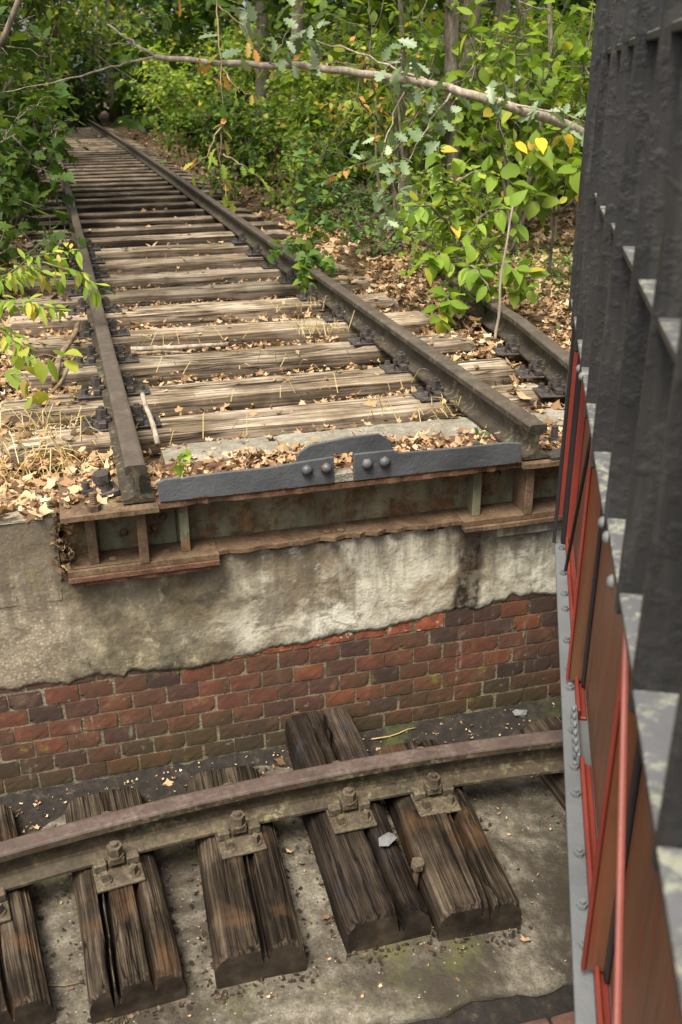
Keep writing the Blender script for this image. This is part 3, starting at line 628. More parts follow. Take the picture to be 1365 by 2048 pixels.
path = [(RC[0]+RR*math.sin(a), RC[1]+RR*math.cos(a), 0) for a in angs]; side = [(math.sin(a), math.cos(a)) for a in angs]
rail('ring_rail', path, side, 'curved rusty rail on short sleepers on the pit floor', ('ring_rail', 'ring_head'), (0, 0, -1.245))

# ------------------------------------------------------------------ sleepers
def sleeper_mesh(name, L, wd, h, seed, nu=34, nv=44, cracks=2, cdepth=.035, cw=.010, axis='x', ridge=.003, rnd=.03, endround=.03, rot=None):
    r_ = np.random.default_rng(seed); u = np.linspace(-1, 1, nu)
    prof_u = u*(wd/2-0.004); zt = (-rnd*np.abs(u)**6 - rnd*.35*np.abs(u)**3) if axis == 'x' else -rnd*np.clip((np.abs(u)-.74)/.26, 0, 1)**1.15 - .004*u*u
    zt = zt + r_.normal(0, ridge*.6, nu)
    nside = 4
    rows = []; vs = np.linspace(-L/2, L/2, nv)
    ce = [dict(c=smooth1d(r_, nv, 9, .022)+np.linspace(-1, 1, nv)*r_.normal(0, .06)+r_.uniform(-.5, .5), d=cdepth*r_.uniform(.5, 1.2), w=cw*r_.uniform(.6, 1.5), a=r_.uniform(-.6, .15) if axis == 'x' else r_.uniform(-1.6, -1.1), b=r_.uniform(.3, 1.1)) for _ in range(cracks)]
    wob = smooth1d(r_, nv, 6, .002); hob = smooth1d(r_, nv, 7, .003)
    rg = [smooth1d(r_, nv, 12, ridge) for _ in range(nu)]
    V = []
    for i, v in enumerate(vs):
        t = 2*i/(nv-1)-1; ends = max(0, (abs(v)-(L/2-endround))/endround)
        z = zt + np.array([rg[q][i] for q in range(nu)]) + hob[i] - endround*.7*ends**2
        for c_ in ce:
            if c_['a']-.1 < t < c_['b']:
                f = min(1, (t-c_['a']+.1)*4, (c_['b']-t)*4+.15)
                z = z - c_['d']*f*np.exp(-np.abs((u-c_['c'][i])*wd/2/c_['w'])**3)
        x = prof_u + wob[i]
        ring = [(x[0]-.003-.004*q/nside, -h+(h+z[0])*q/nside) for q in range(nside)]
        ring += [(x[q], z[q]) for q in range(nu)]
        ring += [(x[-1]+.003+.004*q/nside, -h+(h+z[-1])*q/nside) for q in range(nside-1, -1, -1)]
        for a, b in ring: V.append((v, a, b))
    n_ = len(ring); F = []
    for i in range(nv-1):
        for a in range(n_-1): F.append((i*n_+a, (i+1)*n_+a, (i+1)*n_+a+1, i*n_+a+1))
    F.append(tuple(range(n_))); F.append(tuple((nv-1)*n_+a for a in range(n_-1, -1, -1)))
    if axis == 'y': V = [(-b_, a_, c_) for a_, b_, c_ in V]
    me = mesh(name, V, F)
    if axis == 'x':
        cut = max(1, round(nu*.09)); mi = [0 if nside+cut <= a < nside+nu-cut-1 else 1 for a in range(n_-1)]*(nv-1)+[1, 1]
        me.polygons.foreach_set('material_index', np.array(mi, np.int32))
    else:
        me.polygons.foreach_set('material_index', np.array([0]*((n_-1)*(nv-1))+[1, 1], np.int32))
    return me
sl_y = [0.88, 1.37, 1.96, 2.56, 3.22, 3.83, 4.48, 5.13, 5.82, 6.50, 7.16, 7.84, 8.50, 9.22, 9.98]
while sl_y[-1] < 31.5: sl_y.append(sl_y[-1]+0.68+random.uniform(-.03, .03))
far_var = [sleeper_mesh('sleeper', 2.55, .26, .17, 900+s, nu=14, nv=14, cracks=1, rnd=.02) for s in range(5)]
extra = {0: ' with deep grain', 1: ', its crown pale and rounded', 2: ', split lengthwise and filled with dry leaves', 3: ' with one long dark crack'}
for i, y in enumerate(sl_y):
    near = i < 11
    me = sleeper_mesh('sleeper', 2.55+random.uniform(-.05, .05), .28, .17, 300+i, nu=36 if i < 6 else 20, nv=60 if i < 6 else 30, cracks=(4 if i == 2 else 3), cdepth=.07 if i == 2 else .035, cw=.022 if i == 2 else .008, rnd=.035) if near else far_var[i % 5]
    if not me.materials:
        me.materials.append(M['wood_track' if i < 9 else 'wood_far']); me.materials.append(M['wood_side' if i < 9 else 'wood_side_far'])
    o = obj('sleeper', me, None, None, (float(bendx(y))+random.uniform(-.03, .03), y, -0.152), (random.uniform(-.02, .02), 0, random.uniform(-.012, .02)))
    tag(o, f'{ORD[i]} wooden sleeper from the pit edge{extra.get(i, "")}', 'sleeper', 'sleepers of the disused track')
ring_s = [('Z', -1.335, -1.47, -.98, -.06, 'wood_pit'), ('A', -.945, -1.0, -.985, -.085, 'wood_pit'), ('B', -.565, -.535, -.975, -.07, 'wood_pit'), ('C', -.138, -.13, -.955, -.30, 'wood_tar'), ('D', .165, .215, -1.0, -.115, 'wood_pit'), ('E', .86, .86, -1.02, -.12, 'wood_pit')]
ring_lab = ['dark split sleeper at the far left under the curved rail', 'wide cracked sleeper second from the left under the curved rail', 'pale grained sleeper with one long split under the curved rail', 'dark tarred sleeper under the curved rail with a stone on it', 'rough brown sleeper under the curved rail beside the upright bolt', 'sleeper under the curved rail half hidden by the red bridge']
ring_pos = []
for q, (nm, xn, xf, yn, yf, mt) in enumerate(ring_s):
    L = yf-yn; me = sleeper_mesh('pit_sleeper', L, .285, .165, 40+q, nu=80, nv=50, cracks=(2, 3, 2, 2, 3, 1)[q], cdepth=.075, cw=.0068, axis='y', ridge=.0016, rnd=.034, endround=.022)
    ang = -math.atan2(xf-xn, L)
    me.materials.append(M[mt]); me.materials.append(M['wood_end'])
    o = obj('pit_sleeper', me, None, None, ((xn+xf)/2, (yn+yf)/2, -1.259), (random.uniform(-.01, .01), 0, ang))
    tag(o, ring_lab[q], 'sleeper', 'short sleepers under the ring rail')
me = sleeper_mesh('pit_sleeper', .41, .27, .20, 77, nu=72, nv=26, cracks=3, cdepth=.09, cw=.006, axis='y', ridge=.0014, rnd=.016, endround=.012)
me.materials.append(M['wood_tar']); me.materials.append(M['wood_end'])
tag(obj('pit_sleeper', me, None, None, (-.115, -.125, -1.178), (.03, 0, .0)), 'thick tarred timber block between the brick wall and the curved rail', 'timber')

# ------------------------------------------------------------------ rail fastenings
def fastening(name, mat):
    root = empty(name); m_ = mat
    MB().box(-.175, .175, -.08, .08, -.012, 0, .003).build('base_plate', m_, root)
    for s in (-1, 1):
        for yy_ in (-.055, .055):
            MB().box(min(s*.062, s*.098), max(s*.062, s*.098), yy_-.022, yy_+.022, .001, .034, .004).build('rib', m_, root)
        c_ = MB().box(min(s*.040, s*.100), max(s*.040, s*.100), -.028, .028, .018, .046, .004).build('clamp', m_, root)
        b = MB().prism(16, .030, .0465, .052, cx=s*.078).prism(6, .027, .052, .085, cx=s*.078, rot=.3).prism(10, .0125, .085, .097, cx=s*.078)
        b.build('nut', m_, c_)
        for yy_ in (-.047, .047):
            MB().prism(16, .025, .0005, .007, cx=s*.138, cy=yy_, r2=.022).prism(4, .0185, .007, .034, cx=s*.138, cy=yy_, r2=.0145, rot=.5+yy_*9).build('screw', m_, root)
    return root
fa = fastening('rail_fastening', 'iron'); used = False
sides = {-1: 'left', 1: 'right'}
for i, y in enumerate(sl_y[:9]):
    for sx in (-1, 1):
        x = sx*0.7535+float(bendx(y)); loc = (x, y+0.02, -0.139)
        o = fa if not used else copy_tree(fa)
        used = True; o.location = loc; o.scale = (.95, .9, .82)
        tag(o, f'iron rail fastening on the {sides[sx]} rail at the {ORD[i]} sleeper from the pit edge', 'rail fastening', 'fastenings of the disused track')
for q, t in enumerate((-.10, 0.22, 0.66)):
    tag(copy_tree(fa, None, (1.33+dv.x*t, 0.875+dv.y*t, -0.139), (0, 0, -math.atan2(dv.x, dv.y))), ['iron fastening of the neighbouring rail nearest the red bridge', 'iron fastening in the middle of the short neighbouring rail', 'iron fastening at the joint of the neighbouring rail'][q], 'rail fastening', 'fastenings of the neighbouring rail')
fp = fastening('ring_fastening', 'iron_pit'); used = False
for q, (nm, xn, xf, yn, yf, mt) in enumerate(ring_s):
    x = xn + (xf-xn)*.6; a = math.asin((x-RC[0])/RR); loc = (x, RC[1]+RR*math.cos(a), -1.246)
    o = fp if not used else copy_tree(fp); used = True
    o.location = loc; o.rotation_euler = (0, 0, R(90)-a)
    tag(o, 'rusty clamp plate holding the curved rail on the ' + ['far left sleeper', 'wide cracked second sleeper', 'pale grained sleeper', 'tarred sleeper above the flat stone', 'rough brown sleeper by the upright bolt', 'sleeper hidden by the red bridge'][q], 'rail fastening', 'fastenings of the ring rail')

# concrete edge beam and bolts on the girder top
r_ = np.random.default_rng(3)
bm_ = MB(); xs_ = np.linspace(-.62, 1.25, 60); V = []
for x in xs_:
    j0, j1 = r_.normal(0, .004), r_.normal(0, .004)
    V += [(x, .395+j0, -.30), (x, .392+j0, -.160+r_.normal(0, .002)), (x, .41+j0, -.150+r_.normal(0, .002)), (x, .50, -.148+r_.normal(0, .002)), (x, .585+j1, -.151+r_.normal(0, .002)), (x, .60+j1, -.162), (x, .60+j1, -.30)]
F = [(7*i+a, 7*i+a+1, 7*i+8+a, 7*i+7+a) for i in range(59) for a in range(6)]+[tuple(range(6, -1, -1)), tuple(59*7+a for a in range(7))]
tag(bm_.add(V, F).build('edge_beam', 'beam'), 'weathered concrete beam between the stop bar and the first sleeper', 'beam')
def stud(name, loc, h, r_nut, mat, label, rot=(0, 0, 0), thread=True, plate_=False):
    o = empty(name, loc, rot)
    b = MB().prism(6, r_nut, 0, r_nut*.9).build('nut', mat, o)
    t = MB()
    z = r_nut*.9
    if thread:
        while z < h: t.prism(10, r_nut*.56, z, z+.004, r2=r_nut*.5).prism(10, r_nut*.5, z+.004, z+.007, r2=r_nut*.56); z += .007
    else: t.prism(10, r_nut*.55, z, h)
    t.build('shank', mat, o)
    if plate_: MB().box(-.045, .05, -.04, .04, -.02, -.0005, .004).build('washer_plate', mat, o)
    return tag(o, label, 'bolt')
o = empty('stud_bolt', (-.862, .125, -.122), (0.05, -.12, .2))
MB().box(-.05, .045, -.04, .045, -.024, 0, .004).build('washer_plate', 'iron', o); MB().prism(16, .030, .0, .028, r2=.027).prism(16, .027, .010, .030).build('spring_washer', 'iron', o); MB().prism(6, .033, .03, .062, r2=.032).build('nut', 'iron', o)
tag(o, 'large black nut with spring washer beside the left rail end', 'bolt')
stud('stud_bolt', (-.905, -.005, -.146), .058, .024, 'rust_flange', 'threaded stud with nut at the front of the left flange plate')
stud('stud_bolt', (-.925, .14, -.146), .05, .026, 'iron', 'dark nut half buried in leaves left of the large nut', thread=False)
stud('stud_bolt', (-.655, .09, -.146), .045, .026, 'iron', 'dark nut between the left rail end and the stop bar', thread=False)
stud('stud_bolt', (.545, .10, -.146), .062, .025, 'iron', 'nut with plain shank behind the right half of the stop bar', thread=False)
stud('stud_bolt', (.43, .11, -.146), .022, .019, 'iron', 'low domed bolt behind the stop bar left of the taller nut', thread=False)
stud('stud_bolt', (.915, .17, -.146), .07, .026, 'iron', 'nut with plain shank between the right rail end and the red bridge', thread=False)
tag(MB().box(.81, .95, -.02, .06, -.1455, -.128, .004).build('shim_plate', 'iron'), 'small iron plate beside the right rail end', 'plate')
# loose bolt, stones on the pit floor
o = empty('loose_bolt', (.012, -.772, FLOOR_Z), (.05, .07, 0))
MB().prism(12, .012, 0, .125).build('shank', 'rust_flange', o); MB().prism(6, .024, .125, .150).prism(12, .0125, .1495, .1505).build('bolt_head', 'iron_pit', o)
tag(o, 'rusty hex bolt standing upright between two pit sleepers', 'bolt')
def stone(loc, sc, seed, label, rot=(0, 0, 0)):
    r_ = np.random.default_rng(seed); bm = bmesh.new()
    for _ in range(16):
        d = r_.normal(size=3); d /= np.linalg.norm(d); bm.verts.new(Vector(d)*r_.uniform(.75, 1.0))
    bmesh.ops.convex_hull(bm, input=bm.verts)
    me = bpy.data.meshes.new('stone'); bm.to_mesh(me); bm.free()
    return tag(obj('stone', me, 'stone', None, loc, rot, sc), label, 'stone')
stone((-.045, -.655, -1.243), (.052, .034, .017), 1, 'flat grey stone lying on the tarred pit sleeper', (0, .1, .2))
stone((.775, .0, -1.325), (.045, .03, .028), 2, 'grey angular stone at the foot of the wall near the red bridge')

# ------------------------------------------------------------------ turntable bridge on the right
AZ = R(26.05); sdir = Vector((math.sin(AZ), math.cos(AZ), 0)); tdir = Vector((math.cos(AZ), -math.sin(AZ), 0))
org = Vector((CAM_POS[0], CAM_POS[1], 0)) + sdir*3.44 + tdir*0.187
br = tag(empty('turntable_bridge', (org.x, org.y, -.44), (0, 0, -AZ)), 'red turntable bridge side with charcoal slatted railing at the right', 'bridge')
def bp(mb, name, mat, par=None, smooth=False):
    mb.V = [(x, y, z+.44) for x, y, z in mb.V]; return mb.build(name, mat, par or br, smooth=smooth)
bp(MB().box(.075, .090, -7, -.02, -.40, .52), 'girder_web', 'red_paint')
bp(MB().box(.010, .20, -7, -.005, -.44, -.42, .003), 'bottom_flange', 'flange_paint')
bp(MB().box(.047, .056, -1.15, -.03, -.4195, -.385, .002).box(.0565, .0745, -1.15, -.03, -.4195, -.41, .002), 'flange_angle', 'red_bright')
bp(MB().box(.047, .056, -7, -1.35, -.4195, -.385, .002).box(.0565, .0745, -7, -1.35, -.4195, -.41, .002), 'flange_angle', 'red_bright')
bp(MB().box(.038, .046, -1.36, -1.14, -.4195, -.375, .002), 'joint_cover', 'flange_paint')
bp(MB().box(.0, .012, -.03, 0, -.415, .455, .002), 'end_angle', 'black_paint')
bp(MB().box(.0125, .03, -.028, -.004, -.30, .455, .002), 'end_strip', 'red_bright')
bp(MB().box(.0305, .048, -.03, -.006, -.415, .455, .002), 'end_strip', 'black_paint')
bp(MB().box(.0485, .0745, -.032, -.008, -.415, .455, .002), 'end_strip', 'red_bright')
for yv in (-.98, -2.0, -3.05, -4.0):
    st_ = bp(MB().box(.030, .0745, yv-.006, yv+.006, -.40, .455, .002), 'stiffener', 'red_paint')
    bp(MB().box(.022, .0295, yv-.012, yv+.006, -.40, .455, .002), 'stiffener_edge', 'red_bright', st_)
    bp(MB().box(.064, .0735, yv-.03, yv-.0085, -.40, .455, .002), 'stiffener_leg', 'black_paint', st_)
bp(MB().add(*tube([(.035, -.93, .45), (.035, -.36, -.36)], [.006, .006], 8)), 'brace', 'black_paint')
bp(MB().add(*tube([(.020, -1.95, .455), (.020, -2.80, -.41)], [.006, .006], 8)), 'brace', 'pink_paint')
bh = MB().prism(6, .012, 0, .010).prism(8, .007, .010, .018); bme = mesh('bolt', bh.V, bh.F); bme.materials.append(M['flange_paint'])
for i in range(26): obj('bolt', bme, None, br, (.033, -.12-.155*i+(.05 if i % 3 == 0 else 0), .0205))
rh = MB().dome(.011, .009, 8); rhm = mesh('rivet', rh.V, rh.F, True); rhm.materials.append(M['flange_paint'])
for i in range(12): obj('rivet', rhm, None, br, (.0375, -1.15-.018*i, .04+.03*(i % 2)), (0, R(-90), 0))
# slatted railing: flat upright bars and horizontal flat ledges
FX0, FX1 = -.019, .043
r_ = np.random.default_rng(66)
fin_y = [-.014]
while fin_y[-1] > -4.7: fin_y.append(fin_y[-1]-.285+r_.normal(0, .03))
LEDG = (.500, .905, 1.26, 1.62)
for i, yv in enumerate(fin_y):
    mb = MB().box(FX0+r_.uniform(-.004, .004), FX1, yv-.009, yv+.009, .468, 1.98, .004)
    bp(mb, 'railing_bar', 'fence_paint')
for z in LEDG:
    for a, b in zip(fin_y[:-1], fin_y[1:]):
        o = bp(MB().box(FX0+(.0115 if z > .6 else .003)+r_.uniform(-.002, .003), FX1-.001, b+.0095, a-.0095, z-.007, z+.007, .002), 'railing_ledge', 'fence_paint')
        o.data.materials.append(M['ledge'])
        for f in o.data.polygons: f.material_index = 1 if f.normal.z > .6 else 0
bp(MB().box(-.012, .05, -5, -.004, 1.985, 2.02, .004), 'railing_cap', 'fence_paint')
for yv, z in ((-.86, .492), (-.99, .508), (-1.86, .494), (-1.95, .508), (-2.08, .494)): 
    obj('rivet', rhm, None, br, (FX0+.001, yv, z+.44), (0, R(-90), 0), (1.1, 1.1, 1.0))
bp(MB().box(.10, 2.9, -7, -.02, -.09, -.03), 'deck', 'wood_far')
bp(MB().box(2.9, 2.93, -7, -.02, -.42, .52), 'far_girder', 'red_paint')
for q, xx in enumerate((.75, 2.25)): bp(MB().box(xx-.035, xx+.035, -7, -.03, -.0295, 0.0), 'deck_rail', 'rail_head')
for q in range(4): bp(MB().box(.095, 2.89, -1.0-1.7*q-.06, -1.0-1.7*q+.06, -.40, -.095), 'cross_girder', 'red_paint')
# ================================================================== VEGETATION
def leaf_tpl(kind, fold=.18, curl=.12, seed=0):
    r_ = np.random.default_rng(seed)
    if kind == 'ovate': o = [(0, 0), (.20, .16), (.30, .38), (.26, .62), (.13, .84), (0, 1.0)]
    elif kind == 'narrow': o = [(0, 0), (.12, .2), (.17, .45), (.13, .72), (0, 1.0)]
    elif kind == 'heart': o = [(0, .04), (.20, -.04), (.40, .12), (.46, .38), (.32, .68), (.12, .88), (0, 1.05)]
    elif kind == 'oak': o = [(0, 0), (.06, .14), (.17, .22), (.10, .34), (.27, .46), (.15, .56), (.31, .70), (.17, .78), (.20, .92), (.07, .95), (0, 1.0)]
    elif kind == 'maple': o = [(0, 0), (.28, -.06), (.20, .10), (.52, .30), (.38, .40), (.44, .60), (.22, .56), (.16, .78), (.10, .80), (0, 1.05)]
    elif kind == 'simple': o = [(0, 0), (.27, .35), (.22, .7), (0, 1.0)]
    n = len(o); V = []; F = []
    for x, y in o: V.append((x, y, fold*x - curl*y*y))
    for x, y in o[1:-1]: V.append((-x, y, fold*x - curl*y*y))
    rib = len(V); V.append((0, .45, -curl*.2-.0))
    for i in range(n-1): F.append((rib, i, i+1))
    L = [0]+[n+i for i in range(n-2)]+[n-1]
    for i in range(n-1): F.append((rib, L[i+1], L[i]))
    return np.array(V, float), np.array(F)
def litter_tpl(seed):
    r_ = np.random.default_rng(seed); n = 11; a = np.linspace(0, 2*math.pi, n, endpoint=False)+r_.normal(0, .12, n)
    rad = (.30+.20*(np.arange(n) % 2))*(1+r_.normal(0, .16, n)); x = rad*np.cos(a)*.75; y = rad*np.sin(a)*1.15
    ph = r_.uniform(0, 6); z = 1.5*r_.uniform(.2, 1.2)*(x*math.cos(ph)+y*math.sin(ph))**2 + r_.normal(0, .05, n)+.10*np.abs(x)
    V = np.concatenate([[[0, 0, 0]], np.stack([x, y, z], 1)]); F = np.array([(0, 1+i, 1+(i+1) % n) for i in range(n)])
    return V, F
def nrm(a): return a/(np.linalg.norm(a, axis=-1, keepdims=True)+1e-9)
def scatter(tpls, P, D, N, S, rng):
    P = np.asarray(P); n = len(P); D = nrm(np.asarray(D)); X = nrm(np.cross(D, N)); Z = np.cross(X, D)
    pick = rng.integers(0, len(tpls), n); Vs = []; Fs = []; b = 0
    for t, (tv, tf) in enumerate(tpls):
        i = np.where(pick == t)[0]
        if not len(i): continue
        v = P[i][:, None]+S[i][:, None, None]*(tv[None, :, 0:1]*X[i][:, None]+tv[None, :, 1:2]*D[i][:, None]+tv[None, :, 2:3]*Z[i][:, None])
        f = tf[None]+(np.arange(len(i))*len(tv))[:, None, None]+b
        Vs.append(v.reshape(-1, 3)); Fs.append(f.reshape(-1, 3)); b += len(i)*len(tv)
    return np.concatenate(Vs), np.concatenate(Fs)
TP = {k: [leaf_tpl(k, f, c) for f, c in ((.25, .15), (.1, .35), (-.05, .05))] for k in ('ovate', 'narrow', 'heart', 'oak', 'maple', 'simple')}
LT = [litter_tpl(s) for s in range(8)]
def rdir(n, rng, down=-.25, spread=1.0):
    d = rng.normal(size=(n, 3))*spread; d[:, 2] = d[:, 2]*.45+down; return nrm(d)
def rup(n, rng, tilt=.55):
    d = rng.normal(size=(n, 3))*tilt; d[:, 2] = 1; return nrm(d)
class Tubes:
    def __init__(s): s.mb = MB()
    def add(s, path, r0, r1, n=5): s.mb.add(*tube(path, np.linspace(r0, r1, len(path)), n)); return s
    def build(s, name, mat, par=None): return s.mb.build(name, mat, par, smooth=True)

def shrub(name, loc, rx, ht, nleaf, size, tpl, mat, label, cat='shrub', group=None, seed=0, stems=7, low=.08, bark='bark', support=None, lean=(0, 0)):
    """multi-stemmed bush: stems, side twigs and leaves gathered in sprays along the twigs"""
    g = np.random.default_rng(seed); root = empty(name, loc); tb = Tubes(); tips = []
    if support is not None: tb.add(bend_path(np.array(support)-np.array(loc), (0, 0, 0), 9, .03, g), .035, .014, 7)
    for s in range(stems):
        a = g.uniform(0, 2*math.pi); q = g.uniform(.25, 1)**.6
        end = np.array([rx*q*math.cos(a)+lean[0], rx*q*math.sin(a)+lean[1], ht*g.uniform(.6, 1.02)*(1-.28*q*q)])
        P = bend_path((g.normal(0, .05), g.normal(0, .05), -.05), end, 9, .05, g, sag=.10*ht); tb.add(P, .006+.006*ht, .003, 5)
        for k in range(int(7+4*ht)):
            t = g.uniform(low, 1)**.8; i = min(7, int(t*8)); p = P[i]+(P[i+1]-P[i])*(t*8-i)
            b_ = p+np.array([g.normal(0, .38*rx), g.normal(0, .38*rx), g.normal(.0, .14*ht)]); b_[2] = max(b_[2], .03)
            Q = bend_path(p, b_, 5, .07, g); tb.add(Q, .004+.001*ht, .0015, 4); tips.append(Q)
    n_ = len(tips); per = max(1, nleaf//n_); PP = []; DD = []
    for Q in tips:
        t = g.uniform(.1, 1.05, per)*4; i = np.clip(t.astype(int), 0, 3); p = Q[i]+(Q[i+1]-Q[i])*(t-i)[:, None]
        p = p + g.normal(0, size*.55, (per, 3)); PP.append(p)
        d = nrm(Q[-1]-Q[0])[None]*.6 + rdir(per, g, -.3); DD.append(d)
    PP = np.concatenate(PP); DD = np.concatenate(DD); PP[:, 2] = np.maximum(PP[:, 2], .02)
    V, F = scatter(TP[tpl], PP, DD, rup(len(PP), g), size*g.uniform(.55, 1.25, len(PP)), g)
    obj('foliage', mesh('foliage', V, F), mat, root); tb.build('stem', bark, root)
    return tag(root, label, cat, group)
def tree(name, loc, H, r0, crown_z, crown_r, nleaf, size, tpl, mat, label, seed=0, bark='bark', group=None, lean=(0, 0), limbs=9):
    g = np.random.default_rng(seed); root = empty(name, loc); tb = Tubes()
    P = bend_path((0, 0, -.15), (lean[0], lean[1], H), 14, .012, g); rad = np.linspace(r0, r0*.3, 14); rad[0] *= 1.35; rad[1] *= 1.08
    tb.mb.add(*tube(P, rad, 12)); ends = []
    for k in range(limbs):
        t = g.uniform(max(.25, crown_z[0]/H*.8), .98); i = min(12, int(t*13)); p = P[i]
        a = g.uniform(0, 2*math.pi); rr_ = crown_r*g.uniform(.5, 1); b_ = p+np.array([rr_*math.cos(a), rr_*math.sin(a), g.uniform(-.3, 1.2)])
        Q = bend_path(p, b_, 7, .06, g); tb.add(Q, r0*.28, r0*.06, 6); ends.append(Q)
        for m in range(4):
            j = g.integers(2, 7); c_ = Q[j]+g.normal(0, crown_r*.28, 3); W = bend_path(Q[j], c_, 5, .07, g); tb.add(W, r0*.08, r0*.02, 4); ends.append(W)
    per = max(1, nleaf//len(ends)); PP = []
    for Q in ends:
        t = g.uniform(.3, 1.0, per)*(len(Q)-1); i = np.clip(t.astype(int), 0, len(Q)-2); p = Q[i]+(Q[i+1]-Q[i])*(t-i)[:, None]
        PP.append(p+g.normal(0, .22, (per, 3))*np.array([1, 1, .7]))
    PP = np.concatenate(PP)
    V, F = scatter(TP[tpl], PP, rdir(len(PP), g, -.35), rup(len(PP), g), size*g.uniform(.6, 1.3, len(PP)), g)
    obj('crown', mesh('crown', V, F), mat, root); tb.build('trunk', bark, root)
    return tag(root, label, 'tree', group)

# leaf objects for the plants whose leaves can be told apart
leaf_me = {}
def leaf_mesh_for(kind, mat):
    if (kind, mat) not in leaf_me:
        L_ = []
        for s, (f, c) in enumerate(((.22, .12), (.1, .3), (.3, .45), (-.1, .1))):
            v, f_ = leaf_tpl(kind, f, c); me = mesh('leaf', v, f_, False); me.materials.append(M[mat]); L_.append(me)
        leaf_me[(kind, mat)] = L_
    return leaf_me[(kind, mat)]
def put_leaf(par, kind, mat, p, d, up, size, g):
    d = Vector(d).normalized(); x = d.cross(Vector(up)); x = x.normalized() if x.length > 1e-4 else Vector((1, 0, 0)); z = x.cross(d)
    o = bpy.data.objects.new('leaf', leaf_mesh_for(kind, mat)[g.integers(0, 4)]); COL.objects.link(o); o.parent = par
    m_ = Matrix((( x.x, d.x, z.x, p[0]), (x.y, d.y, z.y, p[1]), (x.z, d.z, z.z, p[2]), (0, 0, 0, 1))) @ Matrix.Diagonal((size, size, size, 1))
    o.matrix_local = m_; return o
def leafy(name, loc, stems, nleaf, kind, mats, size, label, cat, seed, bark='stem_green', r0=.006, t0=.2, off=.02, down=-.25, group=None):
    """plant with single leaves: stems = list of local point lists"""
    g = np.random.default_rng(seed); root = empty(name, loc); tb = Tubes(); Qs = []
    for s in stems:
        pts = np.array(s, float); tt = np.linspace(0, len(pts)-1, 5*(len(pts)-1)+1); Q = np.stack([np.interp(tt, np.arange(len(pts)), pts[:, a]) for a in range(3)], 1)
        Q[1:-1] += g.normal(0, .006, (len(Q)-2, 3)); Qs.append(Q); tb.add(Q, r0, r0*.3, 6)
    tb.build('stem', bark, root)
    ln = np.array([np.linalg.norm(np.diff(Q, axis=0), axis=1).sum() for Q in Qs]); cnt = np.maximum(1, (nleaf*ln/ln.sum()).astype(int))
    for Q, c in zip(Qs, cnt):
        for k in range(c):
            t = (t0+(1-t0)*(k+g.uniform(.2, .8))/c)*(len(Q)-1); i = min(len(Q)-2, int(t)); p = Q[i]+(Q[i+1]-Q[i])*(t-i)
            ax = nrm(Q[i+1]-Q[i]); sd = nrm(np.cross(ax, g.normal(size=3))); d = ax*g.uniform(.0, .6)+sd*.9+np.array([0, 0, down])
            put_leaf(root, kind, mats[g.integers(0, len(mats))], p+sd*off*g.uniform(0, 1.5), d, nrm(np.array([g.normal(0, .35), g.normal(-.25, .35), 1])), size*g.uniform(.6, 1.2), g)
    return tag(root, label, cat, group)

# ------------------------------------------------------------------ leaf litter and grass
def on_sleeper(x, y):
    k = np.zeros(len(x), bool)
    for ys_ in sl_y: k |= (np.abs(y-ys_) < .115) & (np.abs(x-bendx(y)) < 1.26)
    return k
def litter(name, mat, regions, label, seed):
    g = np.random.default_rng(seed); Ps = []; Ss = []
    for (x0, x1, y0, y1, dens, sz, top) in regions:
        n = int((x1-x0)*(y1-y0)*dens); x = g.uniform(x0, x1, n); y = g.uniform(y0, y1, n)
        s = on_sleeper(x, y); keep = ~s | (g.random(n) < top)
        for sx in (-1, 1): keep &= ~(np.abs(x-sx*.7535-bendx(y)) < .05)
        keep &= ~((np.abs(y-.5) < .10) & (x > -.5) & (x < 1.25) & (g.random(n) < .93))
        keep &= ~((np.abs(x-(1.33+.165*(y-.875))) < .045) & (y < 4.2))
        keep &= g.random(n) < (.55+.6*vnoise(x, y, 3.1, 8))
        x, y, s = x[keep], y[keep], s[keep]
        z = np.where(s, -.149, ground_z(x, y)+.012+np.abs(g.normal(0, .024, len(x))))
        z = np.where((y < .40) & (np.abs(x) < 1.0), np.maximum(z, -.144+np.abs(g.normal(0, .010, len(x)))), z)
        z = np.where((x < -1.03) & (y < .35), np.maximum(z, -.170+np.abs(g.normal(0, .012, len(x)))), z)
        z = np.where((np.abs(y-.5) < .11) & (x > -.62) & (x < 1.25), np.maximum(z, -.146), z)
        Ps.append(np.stack([x, y, z], 1)); Ss.append(sz*np.clip(g.lognormal(-.08, .34, len(x)), .35, 1.9))
    P = np.concatenate(Ps); S = np.concatenate(Ss); n = len(P); d = g.normal(size=(n, 3)); d[:, 2] *= .25
    V, F = scatter(LT, P, d, rup(n, g, .6), S, g)
    return tag(obj(name, mesh(name, V, F), mat), label, 'leaf litter', kind='stuff')
litter('leaf_litter', 'litter', [(-2.6, -.69, .04, 3.2, 2300, .047, .30), (-.69, .69, .03, .40, 3200, .037, .1), (-.69, .69, .40, 4.6, 1700, .036, .022), (.69, 3.2, .06, 4.2, 2200, .048, .12), (-2.6, -.69, 3.2, 5.5, 300, .058, .2), (1.2, 4.2, 4.2, 7.2, 420, .066, .3), (-.69, 1.2, 4.6, 9.0, 200, .05, .12)],
       'pale dry fallen leaves covering the ground around the near sleepers', 11)
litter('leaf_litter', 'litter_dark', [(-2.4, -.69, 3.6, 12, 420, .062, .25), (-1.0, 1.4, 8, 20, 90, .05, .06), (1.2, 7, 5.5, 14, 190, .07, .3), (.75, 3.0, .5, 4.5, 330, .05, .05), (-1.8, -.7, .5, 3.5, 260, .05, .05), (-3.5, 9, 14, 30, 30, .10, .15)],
       'darker fallen leaves on the ground further back', 12)
